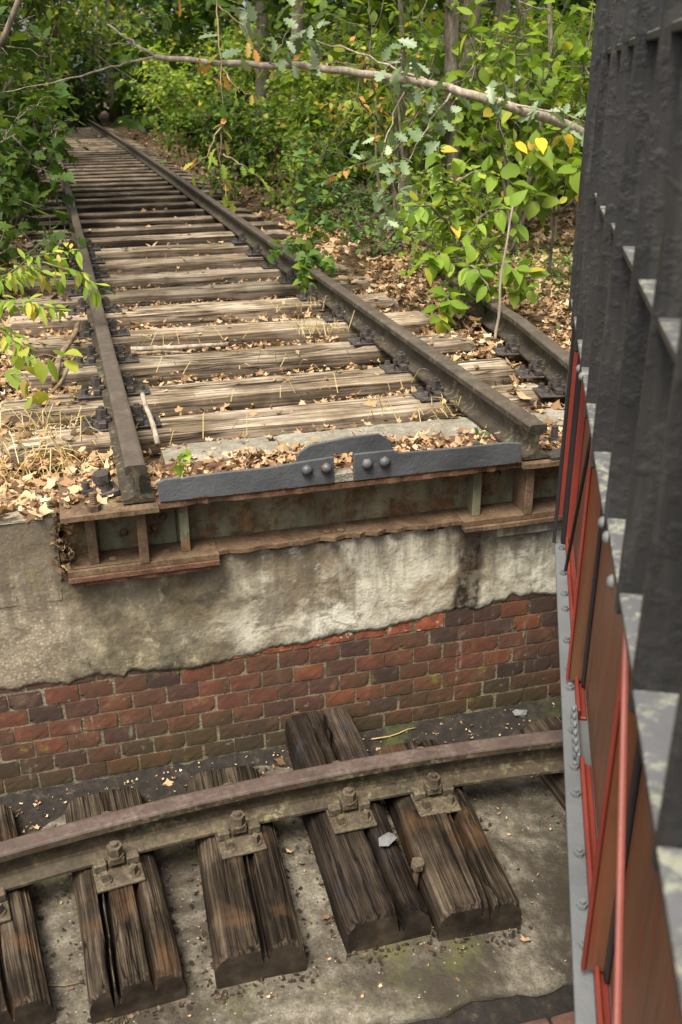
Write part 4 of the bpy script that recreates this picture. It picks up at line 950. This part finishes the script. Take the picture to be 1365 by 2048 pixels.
# leaves caught in the slot beside the girder
g = np.random.default_rng(13); n = 90
P = np.stack([g.uniform(-1.055, -1.0, n), g.uniform(.01, .09, n), g.uniform(-.44, -.15, n)], 1)
V, F = scatter(LT, P, g.normal(size=(n, 3)), g.normal(size=(n, 3)), .04*g.uniform(.5, 1.2, n), g)
tag(obj('leaf_litter', mesh('leaf_litter', V, F), 'litter_dark'), 'brown leaves wedged in the slot left of the girder end', 'leaf litter', kind='stuff')
# crumbs and needles on the pit floor
n = 650; x = g.uniform(-1.9, 1.0, n); y = np.where(g.random(n) < .45, g.uniform(-.14, .05, n), g.uniform(-1.2, .05, n)); 
P = np.stack([x, y, floor_z(x, y)+.008+.012*(y > -.1)], 1); d = g.normal(size=(n, 3)); d[:, 2] *= .2
V, F = scatter(LT, P, d, rup(n, g, .4), .012*g.uniform(.4, 1.5, n), g)
tag(obj('leaf_crumbs', mesh('leaf_crumbs', V, F), 'litter'), 'tiny leaf crumbs and seeds scattered over the pit floor', 'leaf litter', kind='stuff')
cr = []; cs = []
for nm, xn, xf, yn, yf, mt in ring_s:
    m_ = 170; tt = g.uniform(-.05, 1.05, m_); sd = g.choice([-1, 1], m_)
    px_ = xn+(xf-xn)*tt + sd*(.137+np.abs(g.normal(0, .03, m_))); py_ = yn+(yf-yn)*tt
    e_ = g.random(m_) < .22; px_ = np.where(e_, xn+g.uniform(-.15, .15, m_), px_); py_ = np.where(e_, yn-.005-np.abs(g.normal(0, .03, m_)), py_)
    cr.append(np.stack([px_, py_, floor_z(px_, py_)+.004], 1)); cs.append(.02*g.uniform(.3, 1.4, m_))
cr = np.concatenate(cr); cs = np.concatenate(cs); n = len(cr)
V, F = scatter(LT, cr, g.normal(size=(n, 3))*np.array([1, 1, .2]), rup(n, g, .5), cs, g)
tag(obj('rotten_crumbs', mesh('rotten_crumbs', V, F), 'mould'), 'dark rotten crumbs gathered around the pit sleepers', 'debris', kind='stuff')
lm = [mesh('fallen_leaf', *t) for t in LT[:4]]
for me in lm: me.materials.append(M['litter'])
for i, (x, y, sz) in enumerate([(-.62, -.62, .05), (-.75, -.03, .05), (-.68, -.06, .045), (-1.25, -.12, .035), (-1.17, -.14, .03), (-.30, -.02, .06), (-.36, -.47, .035), (-.04, -.43, .05), (.30, -1.07, .04), (-.26, -.62, .03), (-.31, -.80, .035), (.01, -.86, .035), (-.02, -1.02, .03), (.18, -.06, .03)]):
    tag(obj('fallen_leaf', lm[i % 4], None, None, (x, y, float(floor_z(np.array(x), np.array(y)))+.012), (g.normal(0, .3), g.normal(0, .3), g.uniform(0, 6)), (sz,)*3), 'small dry brown leaf lying singly on the pit floor', 'leaf', 'single leaves on the pit floor')
def twig(path, r0, r1, mat, label, name='twig'):
    return tag(obj(name, mesh(name, *tube(path, np.linspace(r0, r1, len(path)), 7), True), mat), label, 'twig')
gr = np.random.default_rng(5)
twig(bend_path((-1.02, 1.72, -.17), (-.87, 2.35, -.02), 8, .02, gr), .018, .014, 'stick', 'thick cut brown stick leaning against the left rail', 'stick')
twig(bend_path((-1.06, 1.42, -.16), (-.90, 1.85, -.07), 8, .03, gr), .011, .007, 'stick', 'thin brown stick in the leaves beside the left rail', 'stick')
twig(bend_path((-.63, .56, -.13), (-.655, .83, .0), 6, .02, gr), .012, .010, 'bark_pale', 'short pale stick standing beside the left rail fastening', 'stick')
twig(bend_path((-.62, 1.99, -.115), (-.32, 1.92, -.125), 7, .03, gr), .010, .006, 'stick', 'brown twig lying along the third sleeper', 'twig')
twig(bend_path((-.62, 2.0, -.10), (-.1, 2.02, -.118), 7, .02, gr), .014, .011, 'bark_pale', 'bleached branch lying on the rotten third sleeper', 'stick')
twig(bend_path((1.425, 1.89, -.21), (1.50, 1.93, .56), 10, .012, gr), .010, .005, 'bark_pale', 'bare pale stick standing upright in front of the sapling', 'stick')
twig(bend_path((.10, .0, -1.318), (.30, .02, -1.315), 6, .06, gr), .003, .002, 'straw', 'thin dry stalk on the dirt at the wall foot', 'twig')
twig(bend_path((-1.30, -.80, -1.38), (-1.12, -.84, -1.38), 6, .05, gr), .004, .002, 'stick', 'dark thin twig on the concrete between the left sleepers', 'twig')
# dry grass at the left edge
g = np.random.default_rng(15); tb = MB()
for i in range(420):
    if 120 <= i < 300: continue
    if i < 300: x, y = g.normal(-1.10, .12), g.uniform(.3, 1.1)
    elif i < 350: x, y = g.uniform(-.6, .65), g.choice([.62, 1.13, 1.65, 2.25])+g.normal(0, .04)
    else: x, y = g.uniform(.35, .7), g.choice([.66, 2.2, 2.3, 2.9])+g.normal(0, .05)
    h_ = g.uniform(.04, .17)*(1 if i < 300 else .7); a = g.uniform(0, 6.28); L_ = h_*g.uniform(.5, 1.4)
    b0 = np.array([x, y, -.18 if i < 300 else -.15]); b2 = b0+np.array([L_*math.cos(a), L_*math.sin(a), h_*g.uniform(.2, .8)]); b1 = (b0+b2)/2+np.array([0, 0, h_*.5])
    pts = [b0, b0*.56+b1*.44, b1*.9+.1*b0, b1*.5+b2*.5, b2]; tb.add(*tube(pts, [.0022, .002, .0018, .0014, .0006], 3, False))
tag(tb.build('dry_grass', 'straw'), 'dry yellow grass blades over the leaves beside the left rail', 'grass', kind='stuff')

# ------------------------------------------------------------------ plants with single leaves
g = np.random.default_rng(21)
st = [[(0, 0, 0), (-.02, .02, .35), (-.10, .02, .68), (-.16, 0, .95)], [(0, 0, .2), (.12, .0, .42), (.26, -.05, .55)], [(-.01, .01, .3), (-.16, -.06, .42), (-.26, -.1, .36)], [(-.03, .02, .42), (.08, -.08, .62), (.2, -.12, .64)], [(-.05, .02, .5), (-.2, -.02, .66), (-.3, -.06, .66)], [(0, 0, .1), (.2, -.05, .22), (.34, -.1, .20)], [(0, 0, .12), (-.12, -.12, .2), (-.22, -.2, .1)], [(-.1, .02, .68), (.0, -.04, .82), (.1, -.08, .8)], [(0, 0, .3), (.16, -.14, .36), (.28, -.2, .26)], [(-.02, .02, .3), (-.02, -.15, .36), (.04, -.25, .24)]]
leafy('sapling', (1.436, 2.43, -.21), [[(a*1.2, c*1.2, d*1.12) for a, c, d in s] for s in st], 320, 'ovate', ['leaf_lime'], .112, 'bright green sapling with oval leaves between the two tracks', 'sapling', 31, bark='bark', r0=.011, t0=.15, down=-.35)
st = [[(0, 0, 0), (-.03, -.02, .3), (-.06, .0, .62), (-.04, .05, 1.05)], [(0, 0, .05), (-.2, -.2, .25), (-.42, -.32, .22)], [(0, 0, .12), (-.12, -.28, .18), (-.22, -.45, .02)], [(-.02, 0, .2), (.12, -.05, .3), (.3, .02, .32)], [(-.03, 0, .3), (-.16, -.1, .42), (-.1, -.3, .36)], [(0, 0, .05), (.0, -.3, .14), (.02, -.46, .1)], [(0, 0, .05), (-.16, -.36, .1), (-.2, -.5, .0)], [(-.03, 0, .35), (.05, .05, .5), (.16, .12, .52)]]
leafy('briar', (.87, 3.95, -.19), [[(a, c-.05*i, d+.10) for i, (a, c, d) in enumerate(s)] for s in st], 270, 'heart', ['leaf_ivy', 'leaf_ivy', 'leaf_lime'], .068, 'small-leaved green briar climbing over the right rail', 'briar', 32, r0=.006, t0=.12, down=-.1)
st = [[(0, 0, 0), (.12, -.05, .35), (.36, -.1, .50), (.62, -.12, .52)], [(.1, -.05, .3), (.3, -.25, .32), (.5, -.3, .28)], [(.2, -.06, .4), (.34, .1, .42), (.52, .15, .36)], [(.05, 0, .2), (.2, -.3, .2), (.34, -.42, .1)], [(.36, -.1, .5), (.6, -.22, .44), (.72, -.24, .34)], [(.0, 0, .2), (.1, .25, .34), (.3, .3, .34)]]
leafy('box_elder_shoot', (-1.45, 2.35, -.2), [[(a, c, d*1.12) for a, c, d in s] for s in st], 250, 'narrow', ['leaf_yellow', 'leaf_lime', 'leaf_lime'], .08, 'yellow-green leafy shoot leaning over the left rail', 'shoot', 33, r0=.007, t0=.25, down=-.7)
st = [[(0, 0, 0), (.12, -.02, .12), (.30, -.05, .20), (.44, -.06, .16)], [(.1, 0, .1), (.2, -.2, .16), (.26, -.3, .06)]]
leafy('hazel_shoot', (-1.35, 1.55, -.17), st, 14, 'ovate', ['leaf_yellow'], .11, 'thin reddish shoot with a few yellow-green leaves left of the rail', 'shoot', 34, r0=.004, t0=.35, down=-.5, bark='stick')
st = [[(0, 0, 0), (.01, 0, .07), (.0, .01, .14)], [(0, 0, .05), (.03, .01, .08)], [(0, 0, .05), (-.03, 0, .09)]]
leafy('weed', (-.56, .16, -.15), st, 10, 'maple', ['leaf_lime'], .045, 'tiny maple seedling beside the left end of the stop bar', 'seedling', 35, r0=.0025, t0=.3)
leafy('weed', (.60, .22, -.15), [[(0, 0, 0), (.01, 0, .03), (.02, .01, .05)]], 6, 'heart', ['leaf_ivy'], .04, 'tiny green weed beside the right rail foot', 'seedling', 36, r0=.002, t0=.2)
# leaning oak stem across the top of the picture
ob = empty('oak_branch', (3.9, 3.35, -.2)); O = np.array([3.9, 3.35, -.2]); tb = Tubes()
main = np.array([(3.9, 3.35, -.25), (3.2, 3.25, .55), (2.49, 3.14, .90), (1.89, 3.04, 1.06), (1.5, 3.18, 1.167), (1.075, 3.12, 1.226), (.635, 3.27, 1.284), (.249, 3.38, 1.292), (-.223, 3.53, 1.335)])-O
def dens(p, k=5, wob=.004, seed=1):
    g_ = np.random.default_rng(seed); tt = np.linspace(0, len(p)-1, k*(len(p)-1)+1); q = np.stack([np.interp(tt, np.arange(len(p)), p[:, a]) for a in range(3)], 1)
    for a in range(3): q[1:-1, a] = (q[:-2, a]+q[2:, a]+2*q[1:-1, a])/4
    q[1:-1] += g_.normal(0, wob, (len(q)-2, 3)); return q
Q = dens(main); tb.mb.add(*tube(Q, np.linspace(.040, .015, len(Q)), 9))
subs = [([(-.223, 3.53, 1.335), (-.36, 3.6, 1.43), (-.483, 3.69, 1.52)], .011, .006), ([(-.223, 3.53, 1.335), (-.45, 3.58, 1.29), (-.619, 3.61, 1.25), (-.85, 3.66, 1.19), (-1.15, 3.70, 1.14)], .009, .003), ([(-.34, 3.6, 1.41), (-.5, 3.62, 1.405)], .006, .003),
        ([(1.5, 3.2, 1.17), (1.2, 3.25, 1.28), (.95, 3.3, 1.38), (.75, 3.3, 1.42)], .010, .005), ([(1.95, 3.05, 1.05), (2.3, 2.95, 1.0), (2.5, 2.9, .92)], .008, .003), ([(1.6, 3.15, 1.13), (1.35, 2.95, .92), (1.2, 2.85, .72)], .007, .003), ([(1.3, 3.15, 1.19), (1.12, 2.95, .95), (1.05, 2.9, .75)], .006, .003), ([(1.2, 2.9, .72), (1.15, 2.85, .5)], .005, .002), ([(.45, 3.32, 1.29), (.5, 3.2, 1.4), (.55, 3.1, 1.5)], .006, .003), ([(1.1, 3.12, 1.22), (1.2, 2.98, 1.32)], .005, .003)]
for pts, a, b in subs: q = dens(np.array(pts)-O, 4, .005, len(pts)); tb.mb.add(*tube(q, np.linspace(a, b, len(q)), 6))
tb.build('branch', 'bark_pale', ob)
g = np.random.default_rng(41)
for c, n_, sp in [((1.2, 2.98, 1.30), 9, .07), ((1.35, 3.05, 1.17), 10, .07), ((1.5, 3.1, 1.08), 10, .07), ((1.85, 3.0, 1.09), 6, .06), ((2.2, 3.0, 1.02), 7, .06), ((1.05, 2.9, .80), 14, .09), ((1.2, 2.85, .62), 10, .08), ((1.13, 2.84, .46), 9, .07), ((1.36, 2.95, .9), 8, .07), ((.55, 3.15, 1.36), 9, .08), ((.35, 3.2, 1.50), 9, .1), ((.62, 3.1, 1.52), 10, .09), ((2.4, 2.93, .96), 5, .06)]:
    for k in range(int(n_*1.8)): put_leaf(ob, 'oak', 'leaf_oak', np.array(c)-O+g.normal(0, sp, 3), rdir(1, g, -.45)[0], rup(1, g, .6)[0], .115*g.uniform(.7, 1.2), g)
for c, n_ in [((.03, 3.4, 1.30), 5), ((.5, 3.2, 1.27), 3)]:
    for k in range(n_): put_leaf(ob, 'oak', 'leaf_rust', np.array(c)-O+g.normal(0, .05, 3), rdir(1, g, -.8)[0], rup(1, g, .9)[0], .07*g.uniform(.7, 1.2), g)
tag(ob, 'long leaning oak branch with blue-green leaves crossing above the track', 'branch')
# hanging half-dry twig
st = [[(0, 0, .8), (.0, -.02, .5), (-.01, -.1, .1), (-.05, -.15, -.12), (-.03, -.22, -.34)], [(-.02, -.1, .05), (-.12, -.2, -.1), (-.24, -.22, -.18)], [(-.03, -.15, -.1), (.06, -.2, -.15), (.14, -.25, -.22)], [(0, 0, .6), (.12, -.05, .5), (.18, -.08, .36)], [(0, -.05, .3), (.08, -.08, .2), (.14, -.1, .18)], [(0, 0, .7), (-.12, .02, .72), (-.22, .03, .64)], [(-.08, 1.0, .98), (-.03, .5, 1.02), (0, 0, .78)]]
leafy('hanging_twig', (-.02, 2.30, .95), st, 46, 'oak', ['leaf_rust', 'leaf_yellow', 'leaf_rust', 'leaf_mid'], .085, 'half-dry twig with orange leaves hanging over the track', 'twig', 42, bark='stick', r0=.005, t0=.35, down=-.8)
# linden with golden leaves at the right
st = [[(0, 0, 0), (-.05, -.1, .5), (-.2, -.3, .85), (-.45, -.5, .98)], [(-.12, -.2, .7), (-.1, -.45, .85), (-.2, -.65, .86)], [(-.05, -.1, .5), (-.3, -.35, .62), (-.6, -.5, .78)], [(-.05, -.1, .5), (.1, -.35, .75), (.1, -.55, .82)]]
lr = leafy('linden_sapling', (2.55, 3.45, -.19), st, 80, 'heart', ['leaf_lime', 'leaf_mid', 'leaf_lime'], .13, 'linden sapling with broad heart-shaped leaves near the railing', 'sapling', 43, bark='bark', r0=.012, t0=.45, down=-.5)
g = np.random.default_rng(44)
for p in ((-.55, -.48, 1.02), (-.42, -.52, 1.04), (-.2, -.45, 1.05), (-.1, -.5, .68)): put_leaf(lr, 'heart', 'leaf_gold', p, (g.normal(0, .3), -.6, -.6), (0, -.3, 1), .10, g)
# shrub with orange seed leaves behind the branch
leafy('autumn_shrub', (2.0, 5.2, -.18), [[(0, 0, 0), (-.1, 0, .7), (-.3, -.1, 1.3), (-.5, -.2, 1.7)], [(-.05, 0, .5), (-.3, -.2, .9), (-.7, -.3, 1.15)], [(-.1, 0, .8), (.1, -.2, 1.2), (.0, -.3, 1.6)], [(-.2, -.05, 1.0), (-.5, -.3, 1.25), (-.8, -.4, 1.2)], [(-.1, 0, .7), (-.4, -.2, .75), (-.8, -.3, .65)], [(-.3, -.1, 1.3), (-.6, -.2, 1.5), (-.9, -.2, 1.5)]], 240, 'ovate', ['leaf_rust', 'leaf_yellow', 'leaf_lime', 'leaf_rust'], .062, 'slender shrub turning orange and yellow behind the oak branch', 'shrub', 45, bark='bark', r0=.010, t0=.3, down=-.5)

# ------------------------------------------------------------------ undergrowth
G1 = 'undergrowth bushes along the track'
shr = [ # x, y, rx, ht, leaves, size, tpl, mat, label
 (2.05, 8.6, .8, 1.25, 2600, .085, 'ovate', 'leaf_mid', 'low dark green bush beside the right rail in mid distance'),
 (2.95, 8.0, .9, 1.5, 3000, .085, 'ovate', 'leaf_mid', 'leafy green bush behind the briar and the dry leaves'),
 (3.9, 8.4, .9, 1.6, 2600, .09, 'ovate', 'leaf_lime', 'green bush behind the grey tree trunk'),
 (4.9, 8.0, .9, 1.7, 2600, .10, 'heart', 'leaf_lime', 'bright green bush near the railing in mid distance'),
 (1.75, 11.5, .7, 1.3, 2000, .09, 'ovate', 'leaf_dark', 'dark bush by the right rail beyond the first bushes'),
 (2.9, 11.5, 1.1, 2.2, 3200, .10, 'ovate', 'leaf_lime', 'tall bush behind the low dark green bush'),
 (4.4, 11.5, 1.2, 2.4, 3200, .10, 'simple', 'leaf_mid', 'tall thin-leaved bush behind the grey trunk'),
 (6.0, 11.5, 1.2, 2.4, 3000, .11, 'simple', 'leaf_lime', 'tall pale green bush behind the railing end'),
 (1.9, 15.5, .9, 1.6, 2000, .11, 'simple', 'leaf_mid', 'bush crowding the right rail far along the track'),
 (3.6, 16, 1.5, 2.8, 3000, .12, 'simple', 'leaf_lime', 'large bush in the shade far behind the leaning branch'),
 (6.2, 16, 1.7, 3.0, 3000, .13, 'simple', 'leaf_lime', 'large bush deep in the wood right of centre'),
 (8.8, 15.5, 1.7, 3.0, 3000, .13, 'simple', 'leaf_lime', 'large sunlit bush deep in the wood at the right'),
 (2.6, 22, 1.3, 2.6, 2200, .14, 'simple', 'leaf_lime', 'bush leaning toward the far track from the right'),
 (5.2, 23, 2.0, 3.6, 3000, .15, 'simple', 'leaf_dark', 'shaded bush far back in the centre of the wood'),
 (9.0, 22, 2.2, 3.6, 3000, .16, 'simple', 'leaf_mid', 'broad bush far back at the right of the wood'),
 (-2.2, 8.5, .8, 2.0, 2400, .12, 'maple', 'leaf_dark', 'dark maple bush left of the track in mid distance'),
 (-2.3, 12, .9, 2.2, 2400, .12, 'maple', 'leaf_dark', 'dark maple bush left of the far track'),
 (-2.4, 16.5, 1.0, 2.4, 2000, .13, 'simple', 'leaf_mid', 'bush crowding the left rail far along the track'),
 (-2.6, 22, 1.2, 2.8, 2200, .15, 'simple', 'leaf_mid', 'bush left of the track near its vanishing end'),
 (-1.9, 29, 1.5, 3.0, 2000, .17, 'simple', 'leaf_mid', 'bush on the left where the track disappears'),
 (2.8, 30, 1.6, 3.2, 2200, .18, 'simple', 'leaf_mid', 'bush on the right where the track disappears'),
 (0.3, 35.5, 2.0, 3.6, 2600, .20, 'simple', 'leaf_dark', 'dark bush closing off the end of the track'),
]
for i, (x, y, rx, ht, nl, sz, tp_, mt, lb) in enumerate(shr):
    shrub('bush', (x, y, float(ground_z(np.array(x), np.array(y)))), rx, ht, nl, sz, tp_, mt, lb, 'bush', G1, seed=100+i)
# low maple growth in the left foreground
shrub('maple_bush', (-1.75, 5.6, -.17), .75, 1.75, 900, .13, 'maple', 'leaf_dark', 'dark green maple bush overhanging the left rail', 'bush', None, 201, stems=8, lean=(.15, -.1))
shrub('maple_bush', (-1.45, 4.1, -.17), .32, .55, 120, .12, 'maple', 'leaf_dark', 'low maple shoots in the left leaves beside the rail', 'bush', None, 202, stems=5)
shrub('maple_bush', (-1.0, 5.2, -.18), .28, .5, 60, .11, 'maple', 'leaf_dark', 'small maple seedling touching the left rail', 'bush', None, 203, stems=4, lean=(.1, -.15))
shrub('maple_bush', (-1.5, 3.6, .9), .5, .9, 170, .12, 'maple', 'leaf_dark', 'hanging maple boughs at the upper left corner', 'bush', None, 204, stems=6, support=(-2.2, 4.0, -.2), lean=(.2, .1))
shrub('maple_bush', (3.3, 5.6, -.15), .7, 2.1, 700, .14, 'maple', 'leaf_lime', 'sunlit lime green maple sapling at the upper right', 'bush', None, 205, stems=7)
shrub('maple_bush', (2.55, 6.3, -.15), .6, 2.0, 600, .13, 'maple', 'leaf_lime', 'pale maple sapling left of the grey trunk', 'bush', None, 206, stems=6)
shrub('bush', (2.0, 6.6, -.17), .5, .7, 600, .06, 'ovate', 'leaf_ivy', 'low fresh green bramble in the leaves behind the briar', 'bush', None, 207, stems=7)
shrub('bush', (3.1, 6.4, -.17), .6, .9, 700, .07, 'ovate', 'leaf_mid', 'low green bramble at the foot of the grey trunk', 'bush', None, 208, stems=7)
shrub('bush', (1.6, 7.0, -.17), .5, .9, 700, .07, 'ovate', 'leaf_mid', 'small green bush close to the right rail behind the briar', 'bush', None, 209, stems=7)
shrub('bush', (-.1, 3.3, 1.9), .9, .9, 260, .10, 'oak', 'leaf_mid', 'oak boughs hanging in from above the picture', 'bush', None, 210, stems=8, support=(2.7, 5.6, 2.9))
shrub('maple_bush', (-1.42, 7.4, -.17), .5, 1.5, 420, .13, 'maple', 'leaf_dark', 'maple bush hiding the left rail in mid distance', 'bush', None, 211, stems=7, lean=(.2, 0))
shrub('maple_bush', (-1.35, 10.5, -.17), .6, 1.9, 700, .13, 'maple', 'leaf_mid', 'green bush leaning over the left rail further along', 'bush', None, 212, stems=7, lean=(.2, 0))
shrub('maple_bush', (-.9, 3.0, 1.75), .55, .5, 200, .12, 'maple', 'leaf_mid', 'maple sprays hanging into the upper left corner', 'bush', None, 213, stems=7, support=(-2.3, 3.4, -.2))
shrub('bush', (2.75, 4.5, -.15), .55, 2.2, 420, .12, 'ovate', 'leaf_lime', 'tall lime green sapling with oval leaves before the grey trunk', 'bush', None, 214, stems=5, low=.5)
shrub('bush', (2.1, 5.6, -.15), .5, 2.1, 420, .10, 'ovate', 'leaf_lime', 'airy pale green sapling behind the orange shrub', 'bush', None, 215, stems=5, low=.4)
shrub('bush', (3.2, 4.2, -.15), .5, 2.0, 420, .11, 'maple', 'leaf_lime', 'lime green sapling tight against the railing', 'bush', None, 216, stems=5, low=.35)
shrub('bush', (1.2, 9.6, -.19), .35, .5, 300, .07, 'ovate', 'leaf_mid', 'low weed clump against the right rail', 'bush', None, 217, stems=6)
shrub('bush', (.4, 24.5, 1.9), 1.9, 1.6, 1500, .15, 'simple', 'leaf_mid', 'boughs arching low over the far track', 'bush', None, 218, stems=9, support=(2.9, 24.6, -.1))
shrub('bush', (-.9, 9.5, 1.9), .8, 1.0, 700, .11, 'simple', 'leaf_mid', 'green boughs closing the gap at the upper left', 'bush', None, 219, stems=8, support=(-2.4, 9.8, -.2))
shrub('bush', (-.6, 17, 2.0), 1.2, 1.8, 1200, .14, 'simple', 'leaf_lime', 'sunlit boughs high above the left rail', 'bush', None, 220, stems=9, support=(-2.9, 17.2, -.1))
shrub('bush', (1.95, 3.9, -.17), .42, .55, 420, .075, 'ovate', 'leaf_lime', 'low bush of light green leaves behind the sapling', 'bush', None, 221, stems=8)
shrub('bush', (2.35, 4.9, -.17), .5, .8, 520, .08, 'ovate', 'leaf_lime', 'light green undergrowth in front of the grey trunk', 'bush', None, 222, stems=8)
shrub('bush', (1.7, 5.0, -.17), .4, .45, 300, .06, 'ovate', 'leaf_ivy', 'low bramble between the briar and the neighbouring rail', 'bush', None, 223, stems=7)
shrub('bush', (5.3, 5.6, -.15), .8, 1.8, 900, .11, 'ovate', 'leaf_mid', 'green bush hidden behind the railing end', 'bush', None, 224, stems=8)
shrub('bush', (6.8, 7.2, -.15), 1.0, 2.1, 1100, .12, 'simple', 'leaf_mid', 'tall bush to the right of the railing end', 'bush', None, 225, stems=8)
shrub('bush', (-3.4, 5.0, -.15), .8, 1.6, 800, .11, 'maple', 'leaf_mid', 'maple bush left of the picture edge', 'bush', None, 226, stems=8)
# ground ivy near the railing
g = np.random.default_rng(61); n = 2600; x = g.normal(2.75, .45, n); y = g.normal(3.6, .7, n); k_ = y > 1.6; x, y = x[k_], y[k_]; n = len(x)
P = np.stack([x, y, ground_z(x, y)+g.uniform(.01, .09, n)], 1)
V, F = scatter(TP['ovate'], P, rdir(n, g, .0), rup(n, g, .4), .032*g.uniform(.6, 1.3, n), g)
tag(obj('ground_ivy', mesh('ground_ivy', V, F), 'leaf_ivy'), 'carpet of small green ground cover beside the railing', 'ground cover', kind='stuff')

# ------------------------------------------------------------------ trees
G2 = 'trees of the wood'
tree('tree', (2.66, 5.6, -.2), 9, .075, (4.5, 8), 2.2, 3200, .16, 'simple', 'leaf_mid', 'grey-barked tree trunk standing behind the oak branch', 301, group=G2, lean=(.35, .6))
tree('tree', (3.55, 5.3, -.2), 7, .028, (4, 6.5), 1.2, 1200, .13, 'simple', 'leaf_lime', 'thin pale sapling trunk next to the railing', 302, 'bark_pale', G2, lean=(.1, .3))
tree('tree', (3.35, 5.9, -.2), 7, .025, (4, 6.5), 1.2, 900, .13, 'simple', 'leaf_mid', 'thin dark leaning trunk left of the pale sapling trunk', 303, 'bark', G2, lean=(.3, .4))
tree('tree', (2.4, 5.9, -.2), 6, .03, (4, 6), 1.0, 900, .13, 'simple', 'leaf_mid', 'slim brown trunk just left of the grey tree', 304, 'bark', G2, lean=(-.5, .3))
tree('tree', (4.6, 10, -.1), 10, .14, (4, 9), 2.8, 3500, .2, 'simple', 'leaf_mid', 'tree trunk deep in the bushes at right', 305, group=G2)
tree('tree', (-3.2, 7.5, -.1), 10, .16, (3.5, 9), 2.8, 3500, .2, 'simple', 'leaf_dark', 'large tree at the left outside edge shading the track', 306, group=G2, lean=(.6, 0))
tree('tree', (2.5, 14, -.1), 10, .14, (4, 9), 2.8, 3500, .2, 'simple', 'leaf_mid', 'slim trunk rising behind the right rail', 307, group=G2)
tree('tree', (-3.0, 15, -.1), 10, .15, (4, 9), 2.8, 3500, .2, 'simple', 'leaf_dark', 'tree left of the far track', 308, group=G2)
tree('tree', (6.5, 13.5, -.1), 11, .17, (4, 10), 3.2, 3800, .22, 'simple', 'leaf_mid', 'broad tree in the middle of the wood', 309, group=G2)
tree('tree', (4.6, 20, 0), 11, .17, (4, 10), 3.2, 3800, .24, 'simple', 'leaf_mid', 'shaded trunk far behind the leaning branch', 310, group=G2)
tree('tree', (-2.8, 25, 0), 11, .17, (4, 10), 3.2, 3800, .24, 'simple', 'leaf_dark', 'tree beside the vanishing end of the track', 311, group=G2)
tree('tree', (1.6, 37, 0), 12, .2, (3, 11), 3.6, 4000, .28, 'simple', 'leaf_mid', 'tree standing at the end of the track', 312, group=G2)
tree('tree', (9.5, 19, 0), 12, .2, (4, 11), 3.6, 4000, .28, 'simple', 'leaf_mid', 'far tree at the right edge of the wood', 313, group=G2)
# far-off wood behind everything
g = np.random.default_rng(71); n = 46000; a = g.uniform(R(-16), R(46), n); d_ = g.uniform(30, 50, n)
x = -.9+d_*np.sin(a); y = -3.2+d_*np.cos(a); z = g.uniform(0, 1, n)**1.3*14
k_ = ~((np.abs(x) < 1.6) & (y < 37)); x, y, z = x[k_], y[k_], z[k_]; n = len(x)
V, F = scatter(TP['simple'], np.stack([x, y, z], 1), rdir(n, g, -.3), rup(n, g, .7), .62*g.uniform(.5, 1.2, n), g)
tag(obj('distant_wood', mesh('distant_wood', V, F), 'leaf_dark'), 'mass of dark foliage of the distant wood', 'wood', kind='stuff')
